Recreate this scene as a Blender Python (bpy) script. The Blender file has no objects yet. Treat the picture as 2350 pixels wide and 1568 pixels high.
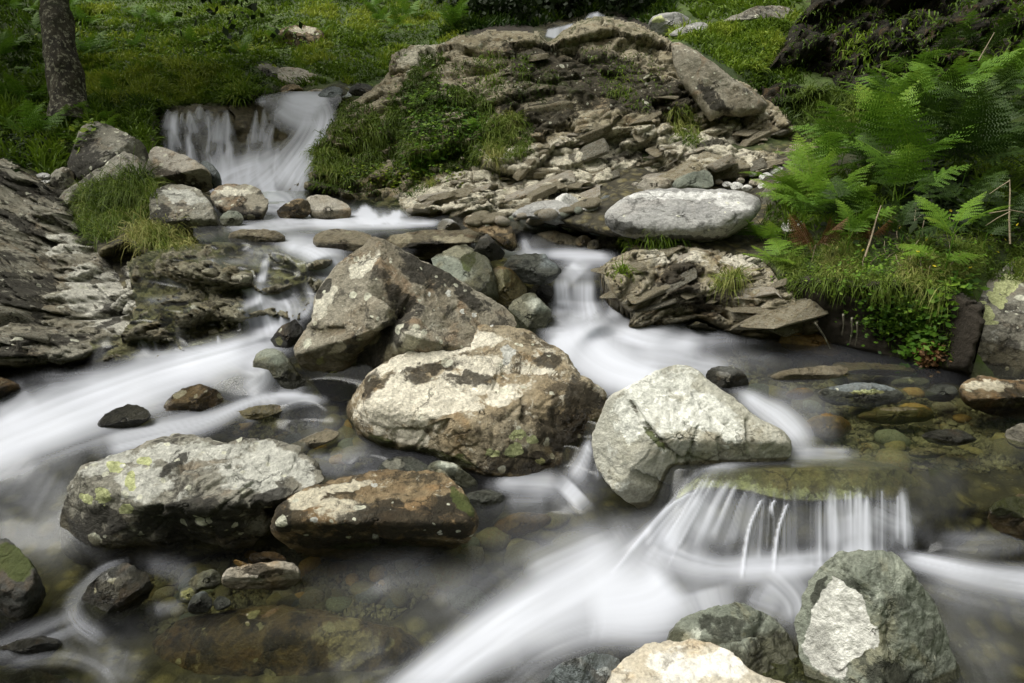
import bpy, math, random
import numpy as np
from mathutils import Vector, Matrix, Euler
from mathutils.bvhtree import BVHTree

R = math.radians
random.seed(7)
rng = np.random.default_rng(11)
scn = bpy.context.scene
col = scn.collection

# ---------------------------------------------------------------- camera, light, exposure
H = 1.4                      # eye height above the lowest pool
PITCH = R(20)
cam_d = bpy.data.cameras.new('camera')
cam_d.lens = 24; cam_d.sensor_width = 36; cam_d.clip_start = 0.05; cam_d.clip_end = 500
cam = bpy.data.objects.new('camera', cam_d); col.objects.link(cam)
cam.location = (0, 0, H); cam.rotation_euler = (R(90) - PITCH, 0, 0)
scn.camera = cam

SUN_EL, SUN_AZ = R(60), R(266)      # azimuth clockwise from +Y: from the left
world = bpy.data.worlds.new('World'); scn.world = world; world.use_nodes = True
wn = world.node_tree.nodes; wl = world.node_tree.links; wn.clear()
sky = wn.new('ShaderNodeTexSky'); sky.sky_type = 'NISHITA'; sky.sun_disc = False
sky.sun_elevation = SUN_EL; sky.sun_rotation = SUN_AZ; sky.air_density = 1.0; sky.dust_density = 4.0; sky.ozone_density = 1.0
bgn = wn.new('ShaderNodeBackground'); bgn.inputs['Strength'].default_value = 0.072
hsv = wn.new('ShaderNodeHueSaturation'); hsv.inputs['Saturation'].default_value = 0.12   # overcast: grey sky
wo = wn.new('ShaderNodeOutputWorld')
wl.new(sky.outputs[0], hsv.inputs['Color']); tin = wn.new('ShaderNodeMix'); tin.data_type = 'RGBA'; tin.blend_type = 'MULTIPLY'; tin.inputs['Factor'].default_value = 1; tin.inputs[7].default_value = (1, .975, .88, 1)
wl.new(hsv.outputs[0], tin.inputs[6]); wl.new(tin.outputs[2], bgn.inputs[0]); wl.new(bgn.outputs[0], wo.inputs[0])
sun_d = bpy.data.lights.new('sun', 'SUN'); sun_d.energy = 1.5; sun_d.angle = R(48); sun_d.color = (1.0, .97, .90)
sun = bpy.data.objects.new('sun', sun_d); col.objects.link(sun)
sdir = Vector((math.sin(SUN_AZ) * math.cos(SUN_EL), math.cos(SUN_AZ) * math.cos(SUN_EL), math.sin(SUN_EL)))
sun.location = sdir * 30
sun.rotation_euler = sdir.to_track_quat('Z', 'Y').to_euler()
scn.view_settings.view_transform = 'Standard'; scn.view_settings.look = 'None'
scn.view_settings.exposure = 1.26; scn.view_settings.gamma = 1
scn.view_settings.use_curve_mapping = False
scn.cycles.max_bounces = 8; scn.cycles.transparent_max_bounces = 24
scn.cycles.diffuse_bounces = 3; scn.cycles.glossy_bounces = 2; scn.cycles.transmission_bounces = 4
scn.cycles.caustics_reflective = False; scn.cycles.caustics_refractive = False
scn.cycles.use_denoising = True

# ---------------------------------------------------------------- photo measurements -> world
W2, H2, F = 1175.0, 784.0, 2350 * 24 / 36
FW = np.array([0, math.cos(PITCH), -math.sin(PITCH)]); UP = np.array([0, math.sin(PITCH), math.cos(PITCH)]); RT = np.array([1., 0, 0])
CAM = np.array([0, 0, H])
def ray(u, v):
    u = np.asarray(u, float); v = np.asarray(v, float)
    return FW + ((u - W2) / F)[..., None] * RT - ((v - H2) / F)[..., None] * UP
def t_of(u, v, z): return (z - H) / ray(u, v)[..., 2]
def pt(u, v, t): return CAM + ray(u, v) * np.asarray(t, float)[..., None]
def at(u, v, z): return pt(u, v, t_of(u, v, z))
def project(p):
    d = np.asarray(p) - CAM; t = d @ FW
    return W2 + F * (d @ RT) / t, H2 - F * (d @ UP) / t, t

# ---------------------------------------------------------------- numpy noise
def _h(ix, iy, iz, s):
    n = (ix.astype(np.int64) * 374761393 + iy.astype(np.int64) * 668265263 + iz.astype(np.int64) * 2147483647 + s * 974634777) & 0xffffffff
    n = ((n ^ (n >> 13)) * 1274126177) & 0xffffffff
    n = ((n ^ (n >> 16)) * 2246822519) & 0xffffffff
    return ((n ^ (n >> 15)) & 0xffffff) / float(0xffffff)
def vnoise(p, s=0):
    i = np.floor(p).astype(np.int64); f = p - i; f = f * f * f * (f * (f * 6 - 15) + 10)
    x, y, z = i[..., 0], i[..., 1], i[..., 2]; fx, fy, fz = f[..., 0], f[..., 1], f[..., 2]
    def L(a, b, t): return a + (b - a) * t
    def Q(dz):
        return L(L(_h(x, y, z + dz, s), _h(x + 1, y, z + dz, s), fx), L(_h(x, y + 1, z + dz, s), _h(x + 1, y + 1, z + dz, s), fx), fy)
    return L(Q(0), Q(1), fz) * 2 - 1
def fbm(p, o=4, s=0, g=0.5):
    p = np.asarray(p, float); a = 1.; r = 0.; n = 0.
    for k in range(o):
        r = r + a * vnoise(p * (2.03 ** k) + 17.3 * k, s + k); n += a; a *= g
    return r / n
def ridge(p, o=4, s=0, g=0.5):
    a = 1.; r = 0.; n = 0.
    for k in range(o):
        r = r + a * (1 - 2 * np.abs(vnoise(p * (2.03 ** k) + 9.1 * k, s + k))); n += a; a *= g
    return r / n
def worley(p, s=0):
    i = np.floor(p).astype(np.int64); d1 = np.full(p.shape[:-1], 9.); d2 = d1.copy(); cid = np.zeros(p.shape[:-1])
    for dx in (-1, 0, 1):
        for dy in (-1, 0, 1):
            for dz in (-1, 0, 1):
                x, y, z = i[..., 0] + dx, i[..., 1] + dy, i[..., 2] + dz
                q = np.stack([x + _h(x, y, z, s), y + _h(x, y, z, s + 1), z + _h(x, y, z, s + 2)], -1)
                d = np.linalg.norm(q - p, axis=-1); c = d < d1
                d2 = np.where(c, d1, np.minimum(d2, d)); cid = np.where(c, _h(x, y, z, s + 3), cid); d1 = np.where(c, d, d1)
    return d1, d2, cid
def smst(a, b, x):
    t = np.clip((x - a) / (b - a), 0, 1); return t * t * (3 - 2 * t)
def strata(p, n, sp, joint, sj, seed):
    """broken bedding: layers with normal n and thickness sp, cut by joints along `joint` every sj; returns (offset -1..1, groove 0..1)"""
    n = np.array(n, float); n /= np.linalg.norm(n); j = np.array(joint, float); j /= np.linalg.norm(j)
    w = fbm(p * .8 / sj, 3, seed + 5)
    q = p @ n / sp + 2.2 * w * (sj / sp) * .12 + .55 * fbm(p / sp * .35, 2, seed + 9)
    iq = np.floor(q); fq = q - iq
    wob = _h(iq, iq * 0, iq * 0, seed + 3)
    q2 = p @ j / (sj * (.6 + .8 * wob)) + wob * 7 + .35 * fbm(p / sj * 1.3, 2, seed + 21)
    i2 = np.floor(q2); f2 = q2 - i2
    r = _h(iq, i2, iq * 0, seed) * 2 - 1
    e = np.minimum(np.minimum(fq, 1 - fq) * 1.0, np.minimum(f2, 1 - f2) * sj / sp * 1.0)
    tilt = (fq - .5) * .7
    return r * .8 + tilt, 1 - smst(0, .22, e)

# ---------------------------------------------------------------- object helpers
def tag(o, label=None, cat=None, group=None, kind=None):
    if label: o['label'] = label
    if cat: o['category'] = cat
    if group: o['group'] = group
    if kind: o['kind'] = kind
    return o
def link(o, parent=None):
    col.objects.link(o)
    if parent is not None: o.parent = parent
    return o
def empty(name, loc):
    o = bpy.data.objects.new(name, None); o.location = loc; o.empty_display_size = .1
    return link(o)
def mesh_np(name, V, quads=None, tris=None, mat=None, smooth=True, attrs=None, origin=None, parent=None, obj=True):
    V = np.asarray(V, np.float32)
    if origin is None: origin = np.zeros(3)
    me = bpy.data.meshes.new(name)
    nq = 0 if quads is None else len(quads); nt = 0 if tris is None else len(tris)
    me.vertices.add(len(V)); me.vertices.foreach_set('co', (V - np.asarray(origin, np.float32)).ravel())
    loops = []
    if nq: loops.append(np.asarray(quads, np.int32).ravel())
    if nt: loops.append(np.asarray(tris, np.int32).ravel())
    loops = np.concatenate(loops); me.loops.add(len(loops)); me.loops.foreach_set('vertex_index', loops)
    me.polygons.add(nq + nt)
    me.polygons.foreach_set('loop_start', np.concatenate([np.arange(nq) * 4, nq * 4 + np.arange(nt) * 3]).astype(np.int32))
    me.polygons.foreach_set('loop_total', np.concatenate([np.full(nq, 4), np.full(nt, 3)]).astype(np.int32))
    me.polygons.foreach_set('use_smooth', np.full(nq + nt, bool(smooth)))
    for k, a in (attrs or {}).items():
        a = np.asarray(a, np.float32)
        if a.ndim == 2:
            at_ = me.attributes.new(k, 'FLOAT_VECTOR', 'POINT'); at_.data.foreach_set('vector', a.ravel())
        else:
            at_ = me.attributes.new(k, 'FLOAT', 'POINT'); at_.data.foreach_set('value', a)
    me.update(calc_edges=True); me.validate()
    if mat: me.materials.append(mat)
    if not obj: return me
    o = bpy.data.objects.new(name, me); o.location = origin
    return link(o, parent)
def grid_quads(nr, nc, wrap=False):
    r = np.arange(nr - 1)[:, None]; c = np.arange(nc if wrap else nc - 1)[None, :]; c2 = (c + 1) % nc
    return np.stack([r * nc + c, (r + 1) * nc + c, (r + 1) * nc + c2, r * nc + c2], -1).reshape(-1, 4)
def inpoly(u, v, poly):
    u = np.asarray(u, float); v = np.asarray(v, float); ins = np.zeros(u.shape, bool); n = len(poly)
    for i in range(n):
        x1, y1 = poly[i]; x2, y2 = poly[(i + 1) % n]
        if y1 == y2: continue
        c = ((y1 > v) != (y2 > v)) & (u < (x2 - x1) * (v - y1) / (y2 - y1) + x1); ins ^= c
    return ins
def segdist(u, v, a, b):
    ax, ay = a; bx, by = b; dx, dy = bx - ax, by - ay; L = dx * dx + dy * dy + 1e-9
    s = np.clip(((u - ax) * dx + (v - ay) * dy) / L, 0, 1)
    return np.hypot(u - ax - s * dx, v - ay - s * dy), s
def polydist(u, v, poly):
    d = np.full(np.shape(u), 1e9)
    for i in range(len(poly)): d = np.minimum(d, segdist(u, v, poly[i], poly[(i + 1) % len(poly)])[0])
    return np.where(inpoly(u, v, poly), d, -d)

# ---------------------------------------------------------------- materials
def nodes(name):
    m = bpy.data.materials.new(name); m.use_nodes = True; nt = m.node_tree; nt.nodes.clear()
    return m, nt
class NB:
    def __init__(s, nt): s.nt = nt
    def n(s, t, **k):
        x = s.nt.nodes.new(t)
        for a, b in k.items(): setattr(x, a, b)
        return x
    def l(s, a, b): s.nt.links.new(a, b)
    def put(s, inp, v):
        if hasattr(v, 'is_output') or isinstance(v, bpy.types.NodeSocket): s.l(v, inp)
        else: inp.default_value = v
    def math(s, op, a, b=0.0, c=None, clamp=False):
        x = s.n('ShaderNodeMath', operation=op); x.use_clamp = clamp
        s.put(x.inputs[0], a); s.put(x.inputs[1], b)
        if c is not None: s.put(x.inputs[2], c)
        return x.outputs[0]
    def mix(s, f, a, b, mode='MIX'):
        x = s.n('ShaderNodeMix', data_type='RGBA', blend_type=mode)
        s.put(x.inputs['Factor'], f)
        s.put(x.inputs[6], a if not isinstance(a, tuple) else (*a[:3], 1)); s.put(x.inputs[7], b if not isinstance(b, tuple) else (*b[:3], 1))
        return x.outputs[2]
    def noise(s, vec, scale, detail=4, rough=.55, dist=0., out='Fac'):
        x = s.n('ShaderNodeTexNoise'); s.l(vec, x.inputs['Vector'])
        x.inputs['Scale'].default_value = scale; x.inputs['Detail'].default_value = detail
        x.inputs['Roughness'].default_value = rough; x.inputs['Distortion'].default_value = dist
        return x.outputs[out]
    def rng(s, v, a, b, c=0., d=1., smooth=True):
        x = s.n('ShaderNodeMapRange'); x.interpolation_type = 'SMOOTHSTEP' if smooth else 'LINEAR'
        s.put(x.inputs[0], v); x.inputs[1].default_value = a; x.inputs[2].default_value = b; x.inputs[3].default_value = c; x.inputs[4].default_value = d
        return x.outputs[0]
    def attr(s, name): return s.n('ShaderNodeAttribute', attribute_name=name)

def rock_mat(name, base, alt, dark, light, sc=3.0, alt_a=.5, dark_a=.5, light_a=.4, lichen=(.55, .55, .45), lich_a=.3, lich_s=13., bump=.5, rough=.8, bed=None, bed_s=(1, 1, 1), moss_a=0., rust=(.26, .15, .06), rust_a=.25):
    m, nt = nodes(name); b = NB(nt)
    tc = b.n('ShaderNodeTexCoord').outputs['Object']
    oi = b.n('ShaderNodeObjectInfo')
    off = b.n('ShaderNodeVectorMath', operation='SCALE'); comb = b.n('ShaderNodeCombineXYZ')
    b.l(oi.outputs['Random'], comb.inputs[0]); b.l(oi.outputs['Random'], comb.inputs[1]); b.l(comb.outputs[0], off.inputs[0]); off.inputs['Scale'].default_value = 37.
    add = b.n('ShaderNodeVectorMath', operation='ADD'); b.l(tc, add.inputs[0]); b.l(off.outputs[0], add.inputs[1]); P = add.outputs[0]
    mp = b.n('ShaderNodeMapping'); mp.inputs['Rotation'].default_value = bed or (0, 0, 0); mp.inputs['Scale'].default_value = bed_s; b.l(P, mp.inputs['Vector']); S = mp.outputs[0]
    n1 = b.noise(S, sc, 7, .62, .4); n2 = b.noise(P, sc * 2.7, 9, .7, .2); n3 = b.noise(S, sc * 9, 8, .7); n4 = b.noise(P, sc * 1.4, 5, .6, .8)
    n5 = b.noise(P, 90, 4, .7); n6 = b.noise(P, 22, 6, .75, .5)
    c = b.mix(b.rng(n1, .5 - .25 * alt_a, .72 - .25 * alt_a), base, alt)
    c = b.mix(b.math('MULTIPLY', b.rng(n4, .52, .66), rust_a), c, rust)
    c = b.mix(b.math('MULTIPLY', b.rng(n2, .62 - .22 * dark_a, .70 - .18 * dark_a), .85), c, dark)
    n7 = b.noise(P, sc * 4.1, 10, .78, .3)
    c = b.mix(b.math('MULTIPLY', b.rng(n7, .68 - .25 * light_a, .74 - .2 * light_a), .9), c, light)
    # painted patches (stains, pale crusts, and crease shade painted in as dark patches)
    pa = b.attr('pale').outputs['Fac']; pm = b.rng(b.math('ADD', pa, b.math('ADD', b.math('MULTIPLY', b.math('SUBTRACT', n6, .5), 2.2), b.math('MULTIPLY', b.math('SUBTRACT', n2, .5), 1.6))), .45, .85)
    c = b.mix(pm, c, b.mix(b.rng(n3, .3, .7), light, tuple(min(1, x * 1.25) for x in light)))
    st = b.attr('stain_shade').outputs['Fac']; sm_ = b.rng(b.math('ADD', st, b.math('ADD', b.math('MULTIPLY', b.math('SUBTRACT', n6, .5), 2.0), b.math('MULTIPLY', b.math('SUBTRACT', n7, .5), 1.6))), .5, .9)
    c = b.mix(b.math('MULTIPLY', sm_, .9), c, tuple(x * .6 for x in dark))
    # lichen rosettes
    if lich_a > 0:
        wv = b.n('ShaderNodeVectorMath', operation='ADD'); b.l(P, wv.inputs[0])
        nz = b.noise(P, 40, 3, .6, out='Color'); sv = b.n('ShaderNodeVectorMath', operation='SCALE'); b.l(nz, sv.inputs[0]); sv.inputs['Scale'].default_value = .018; b.l(sv.outputs[0], wv.inputs[1])
        for k, (s_, am) in enumerate(((lich_s, .8), (lich_s * 2.3, .7))):
            vo = b.n('ShaderNodeTexVoronoi'); vo.inputs['Scale'].default_value = s_; b.l(wv.outputs[0], vo.inputs['Vector'])
            sep = b.n('ShaderNodeSeparateColor'); b.l(vo.outputs['Color'], sep.inputs[0])
            rad = b.math('MULTIPLY', b.math('SUBTRACT', sep.outputs[0], 1 - lich_a * am), .42 / max(lich_a * am, .05))
            msk = b.rng(b.math('SUBTRACT', rad, vo.outputs['Distance']), 0.0, .05)
            c = b.mix(b.math('MULTIPLY', msk, b.rng(n6, .3, .55, .35, .95)), c, b.mix(sep.outputs[1], lichen, tuple(min(.9, x * 1.3) for x in lichen)))
    ly = b.attr('lichen_patch').outputs['Fac']
    c = b.mix(b.rng(b.math('ADD', ly, b.math('MULTIPLY', b.math('SUBTRACT', n6, .5), 1.1)), .46, .54), c, b.mix(n5, (.34, .38, .14), (.62, .64, .38)))
    wh = b.attr('white_patch').outputs['Fac']
    c = b.mix(b.rng(b.math('ADD', wh, b.math('ADD', b.math('MULTIPLY', b.math('SUBTRACT', n6, .5), 1.0), b.math('MULTIPLY', b.math('SUBTRACT', n2, .5), .9))), .4, .66), c, b.mix(b.rng(n2, .35, .65), (.42, .42, .39), (.72, .72, .68)))
    # cracks
    vc = b.n('ShaderNodeTexVoronoi', feature='DISTANCE_TO_EDGE'); vc.inputs['Scale'].default_value = sc * 1.1
    wv2 = b.n('ShaderNodeVectorMath', operation='ADD'); b.l(S, wv2.inputs[0]); nz2 = b.noise(P, sc * 3, 5, .7, out='Color'); sv2 = b.n('ShaderNodeVectorMath', operation='SCALE'); b.l(nz2, sv2.inputs[0]); sv2.inputs['Scale'].default_value = .5 / sc; b.l(sv2.outputs[0], wv2.inputs[1]); b.l(wv2.outputs[0], vc.inputs['Vector'])
    crack = b.math('MULTIPLY', b.rng(vc.outputs['Distance'], 0.0, .03, 1, 0), b.rng(n4, .45, .6))
    c = b.mix(b.math('MULTIPLY', crack, .6), c, tuple(x * .5 for x in dark))
    # grain
    g = b.math('ADD', b.math('MULTIPLY', b.rng(n5, .25, .75, .62, 1.38, False), b.rng(n3, .25, .75, .72, 1.28, False)), 0.)
    gc = b.n('ShaderNodeVectorMath', operation='SCALE'); b.l(c, gc.inputs[0]); b.l(g, gc.inputs['Scale']); c = gc.outputs[0]
    ms = b.attr('moss').outputs['Fac']
    mm = b.rng(b.math('ADD', ms, b.math('MULTIPLY', b.math('SUBTRACT', n2, .55), 1.4)), .45 - moss_a * .5, .75 - moss_a * .5)
    c = b.mix(b.math('MULTIPLY', mm, .9), c, b.mix(n5, (.03, .045, .008), (.10, .12, .03)))
    wt = b.attr('wet').outputs['Fac']; wet = b.rng(b.math('ADD', wt, b.math('MULTIPLY', b.math('SUBTRACT', n2, .5), 1.0)), .3, .75)
    c = b.mix(b.math('MULTIPLY', wet, .9), c, b.mix(1.0, c, (.36, .33, .25), 'MULTIPLY'))
    bs = b.n('ShaderNodeBsdfPrincipled'); b.l(c, bs.inputs['Base Color'])
    b.l(b.rng(wet, 0, 1, rough, .28), bs.inputs['Roughness']); bs.inputs['Specular IOR Level'].default_value = .35
    hgt = b.math('ADD', b.math('MULTIPLY', n3, .6), b.math('ADD', b.math('ADD', b.math('MULTIPLY', n2, 1.0), b.math('MULTIPLY', n6, .7)), b.math('MULTIPLY', n5, .22)))
    hgt = b.math('SUBTRACT', hgt, b.math('MULTIPLY', crack, .35))
    bp = b.n('ShaderNodeBump'); bp.inputs['Strength'].default_value = min(1, bump * 1.5); bp.inputs['Distance'].default_value = .05; b.l(hgt, bp.inputs['Height']); b.l(bp.outputs[0], bs.inputs['Normal'])
    o = b.n('ShaderNodeOutputMaterial'); b.l(bs.outputs[0], o.inputs[0])
    return m

def leaf_mat(name, c1, c2, c3, trans=.35):
    m, nt = nodes(name); b = NB(nt)
    a = b.attr('tint').outputs['Fac']; oi = b.n('ShaderNodeObjectInfo').outputs['Random']
    f = b.math('ADD', b.math('MULTIPLY', a, .8), b.math('MULTIPLY', oi, .2))
    c = b.mix(b.rng(f, 0, .55, 0, 1, False), c1, c2); c = b.mix(b.rng(f, .6, 1., 0, 1, False), c, c3)
    d = b.n('ShaderNodeBsdfPrincipled'); b.l(c, d.inputs['Base Color']); d.inputs['Roughness'].default_value = .55; d.inputs['Specular IOR Level'].default_value = .25
    t = b.n('ShaderNodeBsdfTranslucent'); b.l(c, t.inputs['Color'])
    mx = b.n('ShaderNodeMixShader'); mx.inputs[0].default_value = trans; b.l(d.outputs[0], mx.inputs[1]); b.l(t.outputs[0], mx.inputs[2])
    o = b.n('ShaderNodeOutputMaterial'); b.l(mx.outputs[0], o.inputs[0]); return m

M = {}
M['grey'] = rock_mat('grey_schist', (.20, .19, .155), (.28, .27, .225), (.045, .042, .035), (.46, .46, .42), 4, .5, .55, .5, lich_a=.32)
M['granite'] = rock_mat('pale_grey_stone', (.27, .27, .265), (.36, .36, .35), (.11, .11, .105), (.52, .52, .51), 3, .5, .35, .35, lich_a=.12, bump=.35, bed_s=(1, 1, 3), rust_a=.06)
M['dark'] = rock_mat('dark_stone', (.05, .052, .048), (.09, .092, .085), (.015, .015, .013), (.2, .2, .19), 4, .4, .5, .2, lich_a=.14, rust_a=.2)
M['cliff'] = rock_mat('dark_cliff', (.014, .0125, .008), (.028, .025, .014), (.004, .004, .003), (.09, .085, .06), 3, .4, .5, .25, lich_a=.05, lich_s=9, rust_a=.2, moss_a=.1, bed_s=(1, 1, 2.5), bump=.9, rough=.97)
M['brown'] = rock_mat('brown_lichened_rock', (.17, .115, .06), (.25, .19, .11), (.035, .028, .016), (.50, .46, .36), 4, .6, .7, .45, lich_a=.32, rust_a=.5)
M['bigtan'] = rock_mat('big_boulder_rock', (.30, .24, .15), (.36, .31, .22), (.06, .048, .03), (.66, .62, .52), 3.4, .6, .5, .62, lich_a=.2, rust_a=.45, rust=(.25, .14, .04))
M['angular'] = rock_mat('angular_boulder_rock', (.235, .205, .15), (.32, .295, .235), (.042, .038, .03), (.56, .535, .45), 3, .6, .38, .45, lich_a=.28, lich_s=14, rust_a=.5, rust=(.24, .13, .05))
M['white'] = rock_mat('whitened_boulder_rock', (.37, .36, .295), (.45, .445, .39), (.14, .13, .09), (.62, .625, .58), 3, .5, .18, .5, lich_a=.0, bump=.35, rust_a=.25, rust=(.36, .27, .14))
M['pale'] = rock_mat('pale_tan_rock', (.38, .34, .27), (.46, .43, .37), (.12, .10, .07), (.62, .60, .54), 4, .5, .35, .4, lich_a=.1, rust_a=.5, rust=(.38, .25, .11))
M['cream'] = rock_mat('cream_boulder_rock', (.46, .41, .32), (.52, .49, .42), (.2, .17, .11), (.62, .60, .55), 3, .5, .15, .5, lich_a=0, bump=.3, rust_a=.4, rust=(.5, .33, .14))
M['chalk'] = rock_mat('white_cobble', (.52, .52, .50), (.62, .62, .60), (.2, .2, .19), (.75, .75, .72), 5, .5, .25, .4, lich_a=.0, bump=.3, rust_a=.1)
M['shale'] = rock_mat('tan_shale', (.40, .345, .225), (.50, .45, .33), (.06, .047, .03), (.70, .66, .55), 5, .5, .32, .6, lich_a=.08, rust_a=.4, rust=(.30, .17, .06), bed=(0, R(12), 0), bed_s=(.7, 1, 3.5), bump=.7)
M['outcrop'] = rock_mat('outcrop_rock', (.33, .285, .185), (.43, .385, .275), (.045, .038, .02), (.64, .60, .48), 4, .5, .45, .5, lich_a=.22, rust_a=.35, bed=(0, R(10), 0), bed_s=(.8, 1, 2.5), bump=.8, moss_a=.12)
M['schist'] = rock_mat('layered_schist', (.26, .24, .18), (.36, .345, .28), (.04, .035, .024), (.62, .61, .54), 4, .5, .5, .5, lich_a=.14, rust_a=.5, rust=(.22, .14, .06), bed=(0, R(22), 0), bed_s=(.8, 1, 1.9), bump=.8)
M['ledge'] = rock_mat('wet_ledge_rock', (.22, .20, .14), (.32, .30, .21), (.04, .036, .025), (.50, .48, .38), 5, .5, .5, .5, lich_a=.08, rust_a=.4, rust=(.26, .19, .08), rough=.45, bed=(0, R(18), 0), bed_s=(.7, 1, 3), bump=.7, moss_a=.05)
M['green'] = rock_mat('grey_green_stone', (.17, .19, .155), (.24, .26, .215), (.06, .065, .05), (.42, .44, .38), 4, .5, .35, .3, lich_a=.08, rust_a=.35, rust=(.24, .2, .09), bump=.4)
M['blue'] = rock_mat('blue_grey_stone', (.12, .14, .145), (.19, .215, .22), (.03, .035, .037), (.42, .45, .45), 5, .5, .45, .3, lich_a=.05, rust_a=.15, rough=.55)
M['slab'] = rock_mat('algae_slab', (.13, .125, .065), (.19, .18, .10), (.05, .045, .025), (.40, .42, .30), 4, .5, .3, .2, lich_a=0, rust_a=.2, bump=.3)
M['orange'] = rock_mat('ochre_stone', (.30, .18, .06), (.38, .26, .10), (.12, .07, .03), (.48, .38, .2), 5, .5, .3, .3, lich_a=0, rust_a=.3, bump=.3)
M['olive'] = rock_mat('olive_bed_stone', (.15, .135, .07), (.22, .2, .11), (.05, .045, .025), (.3, .3, .2), 5, .5, .3, .3, lich_a=0, rust_a=.5, bump=.3)
M['peb'] = rock_mat('bed_gravel', (.13, .12, .08), (.19, .18, .13), (.04, .035, .025), (.32, .32, .26), 9, .5, .4, .4, lich_a=0, rust_a=.6, rust=(.2, .13, .05), bump=.4)
M['grass'] = leaf_mat('grass_blades', (.014, .038, .004), (.125, .205, .014), (.31, .36, .045))
M['grass_dry'] = leaf_mat('pale_grass_blades', (.03, .06, .008), (.13, .19, .025), (.36, .34, .12))
M['fern'] = leaf_mat('bracken_green', (.02, .06, .007), (.10, .20, .018), (.22, .33, .035), .3)
M['fern_d'] = leaf_mat('bracken_dark_green', (.008, .022, .003), (.03, .062, .008), (.08, .13, .015), .25)
M['fern_y'] = leaf_mat('bracken_yellow_green', (.09, .20, .022), (.17, .30, .03), (.28, .34, .05), .4)
M['fern_b'] = leaf_mat('bracken_brown', (.05, .025, .01), (.11, .055, .02), (.17, .09, .035), .2)
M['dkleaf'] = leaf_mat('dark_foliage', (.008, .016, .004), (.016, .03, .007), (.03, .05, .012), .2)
M['leaf'] = leaf_mat('bright_leaves', (.05, .13, .015), (.10, .22, .02), (.16, .28, .03), .4)
M['petal'] = leaf_mat('yellow_petals', (.6, .5, .03), (.75, .62, .04), (.8, .7, .06), .3)
def simple(name, c, rough=.8):
    m, nt = nodes(name); b = NB(nt); p = b.n('ShaderNodeTexCoord').outputs['Object']; n_ = b.noise(p, 30, 6, .7)
    cc = b.mix(n_, tuple(x * .5 for x in c), tuple(min(1, x * 1.4) for x in c)); s = b.n('ShaderNodeBsdfPrincipled'); b.l(cc, s.inputs['Base Color']); s.inputs['Roughness'].default_value = rough
    bp = b.n('ShaderNodeBump'); bp.inputs['Distance'].default_value = .01; b.l(n_, bp.inputs['Height']); b.l(bp.outputs[0], s.inputs['Normal'])
    o = b.n('ShaderNodeOutputMaterial'); b.l(s.outputs[0], o.inputs[0]); return m
M['stick'] = simple('dead_stem', (.27, .22, .15)); M['soil'] = simple('dark_soil', (.022, .016, .010), .95)
def bark():
    m, nt = nodes('lichened_bark'); b = NB(nt); p = b.n('ShaderNodeTexCoord').outputs['Object']
    mp = b.n('ShaderNodeMapping'); mp.inputs['Scale'].default_value = (1, 1, .35); b.l(p, mp.inputs[0])
    n1 = b.noise(mp.outputs[0], 14, 8, .7, .5); n2 = b.noise(p, 25, 6, .75); n3 = b.noise(p, 3, 4)
    c = b.mix(b.rng(n1, .4, .6), (.016, .013, .009), (.055, .047, .032)); c = b.mix(b.math('MULTIPLY', b.rng(n2, .53, .58), .9), c, (.26, .25, .19)); c = b.mix(b.math('MULTIPLY', b.rng(n3, .5, .7), .5), c, (.03, .045, .01))
    s = b.n('ShaderNodeBsdfPrincipled'); b.l(c, s.inputs['Base Color']); s.inputs['Roughness'].default_value = .9
    bp = b.n('ShaderNodeBump'); bp.inputs['Distance'].default_value = .03; b.l(n1, bp.inputs['Height']); b.l(bp.outputs[0], s.inputs['Normal'])
    o = b.n('ShaderNodeOutputMaterial'); b.l(s.outputs[0], o.inputs[0]); return m
M['bark'] = bark()
def ground_mat():
    m, nt = nodes('ground_turf_and_bed'); b = NB(nt); p = b.n('ShaderNodeTexCoord').outputs['Object']
    n1 = b.noise(p, 1.7, 6, .6, .4); n2 = b.noise(p, 9, 8, .7, .3); n3 = b.noise(p, 60, 4, .7); n4 = b.noise(p, 4, 5, .6, .4)
    turf = b.mix(b.rng(n1, .35, .65), (.025, .045, .008), (.075, .12, .018)); turf = b.mix(b.rng(n2, .5, .7), turf, (.035, .028, .012))
    bed = b.mix(b.rng(n4, .35, .6), (.05, .043, .018), (.13, .11, .045)); bed = b.mix(b.rng(n2, .5, .62), bed, (.03, .028, .02)); bed = b.mix(b.rng(n3, .55, .7), bed, (.2, .19, .13))
    vo = b.n('ShaderNodeTexVoronoi'); vo.inputs['Scale'].default_value = 14; b.l(p, vo.inputs['Vector']); sp = b.n('ShaderNodeSeparateColor'); b.l(vo.outputs['Color'], sp.inputs[0])
    bed = b.mix(b.math('MULTIPLY', b.rng(sp.outputs[0], .5, 1), .55), bed, (.17, .155, .10)); bed = b.mix(b.math('MULTIPLY', b.rng(vo.outputs['Distance'], .25, .6), .8), bed, (.02, .018, .012))
    soil = b.mix(n2, (.010, .008, .005), (.035, .026, .016))
    c = b.mix(b.attr('bed').outputs['Fac'], turf, bed); c = b.mix(b.attr('soil').outputs['Fac'], c, soil)
    s = b.n('ShaderNodeBsdfPrincipled'); b.l(c, s.inputs['Base Color']); s.inputs['Roughness'].default_value = .9
    hh = b.math('ADD', b.math('MULTIPLY', n2, 1), b.math('MULTIPLY', n3, .3)); hh = b.math('SUBTRACT', hh, b.math('MULTIPLY', b.math('MULTIPLY', vo.outputs['Distance'], b.attr('bed').outputs['Fac']), 1.2))
    bp = b.n('ShaderNodeBump'); bp.inputs['Strength'].default_value = .8; bp.inputs['Distance'].default_value = .04; b.l(hh, bp.inputs['Height']); b.l(bp.outputs[0], s.inputs['Normal'])
    o = b.n('ShaderNodeOutputMaterial'); b.l(s.outputs[0], o.inputs[0]); return m
M['ground'] = ground_mat()
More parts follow.
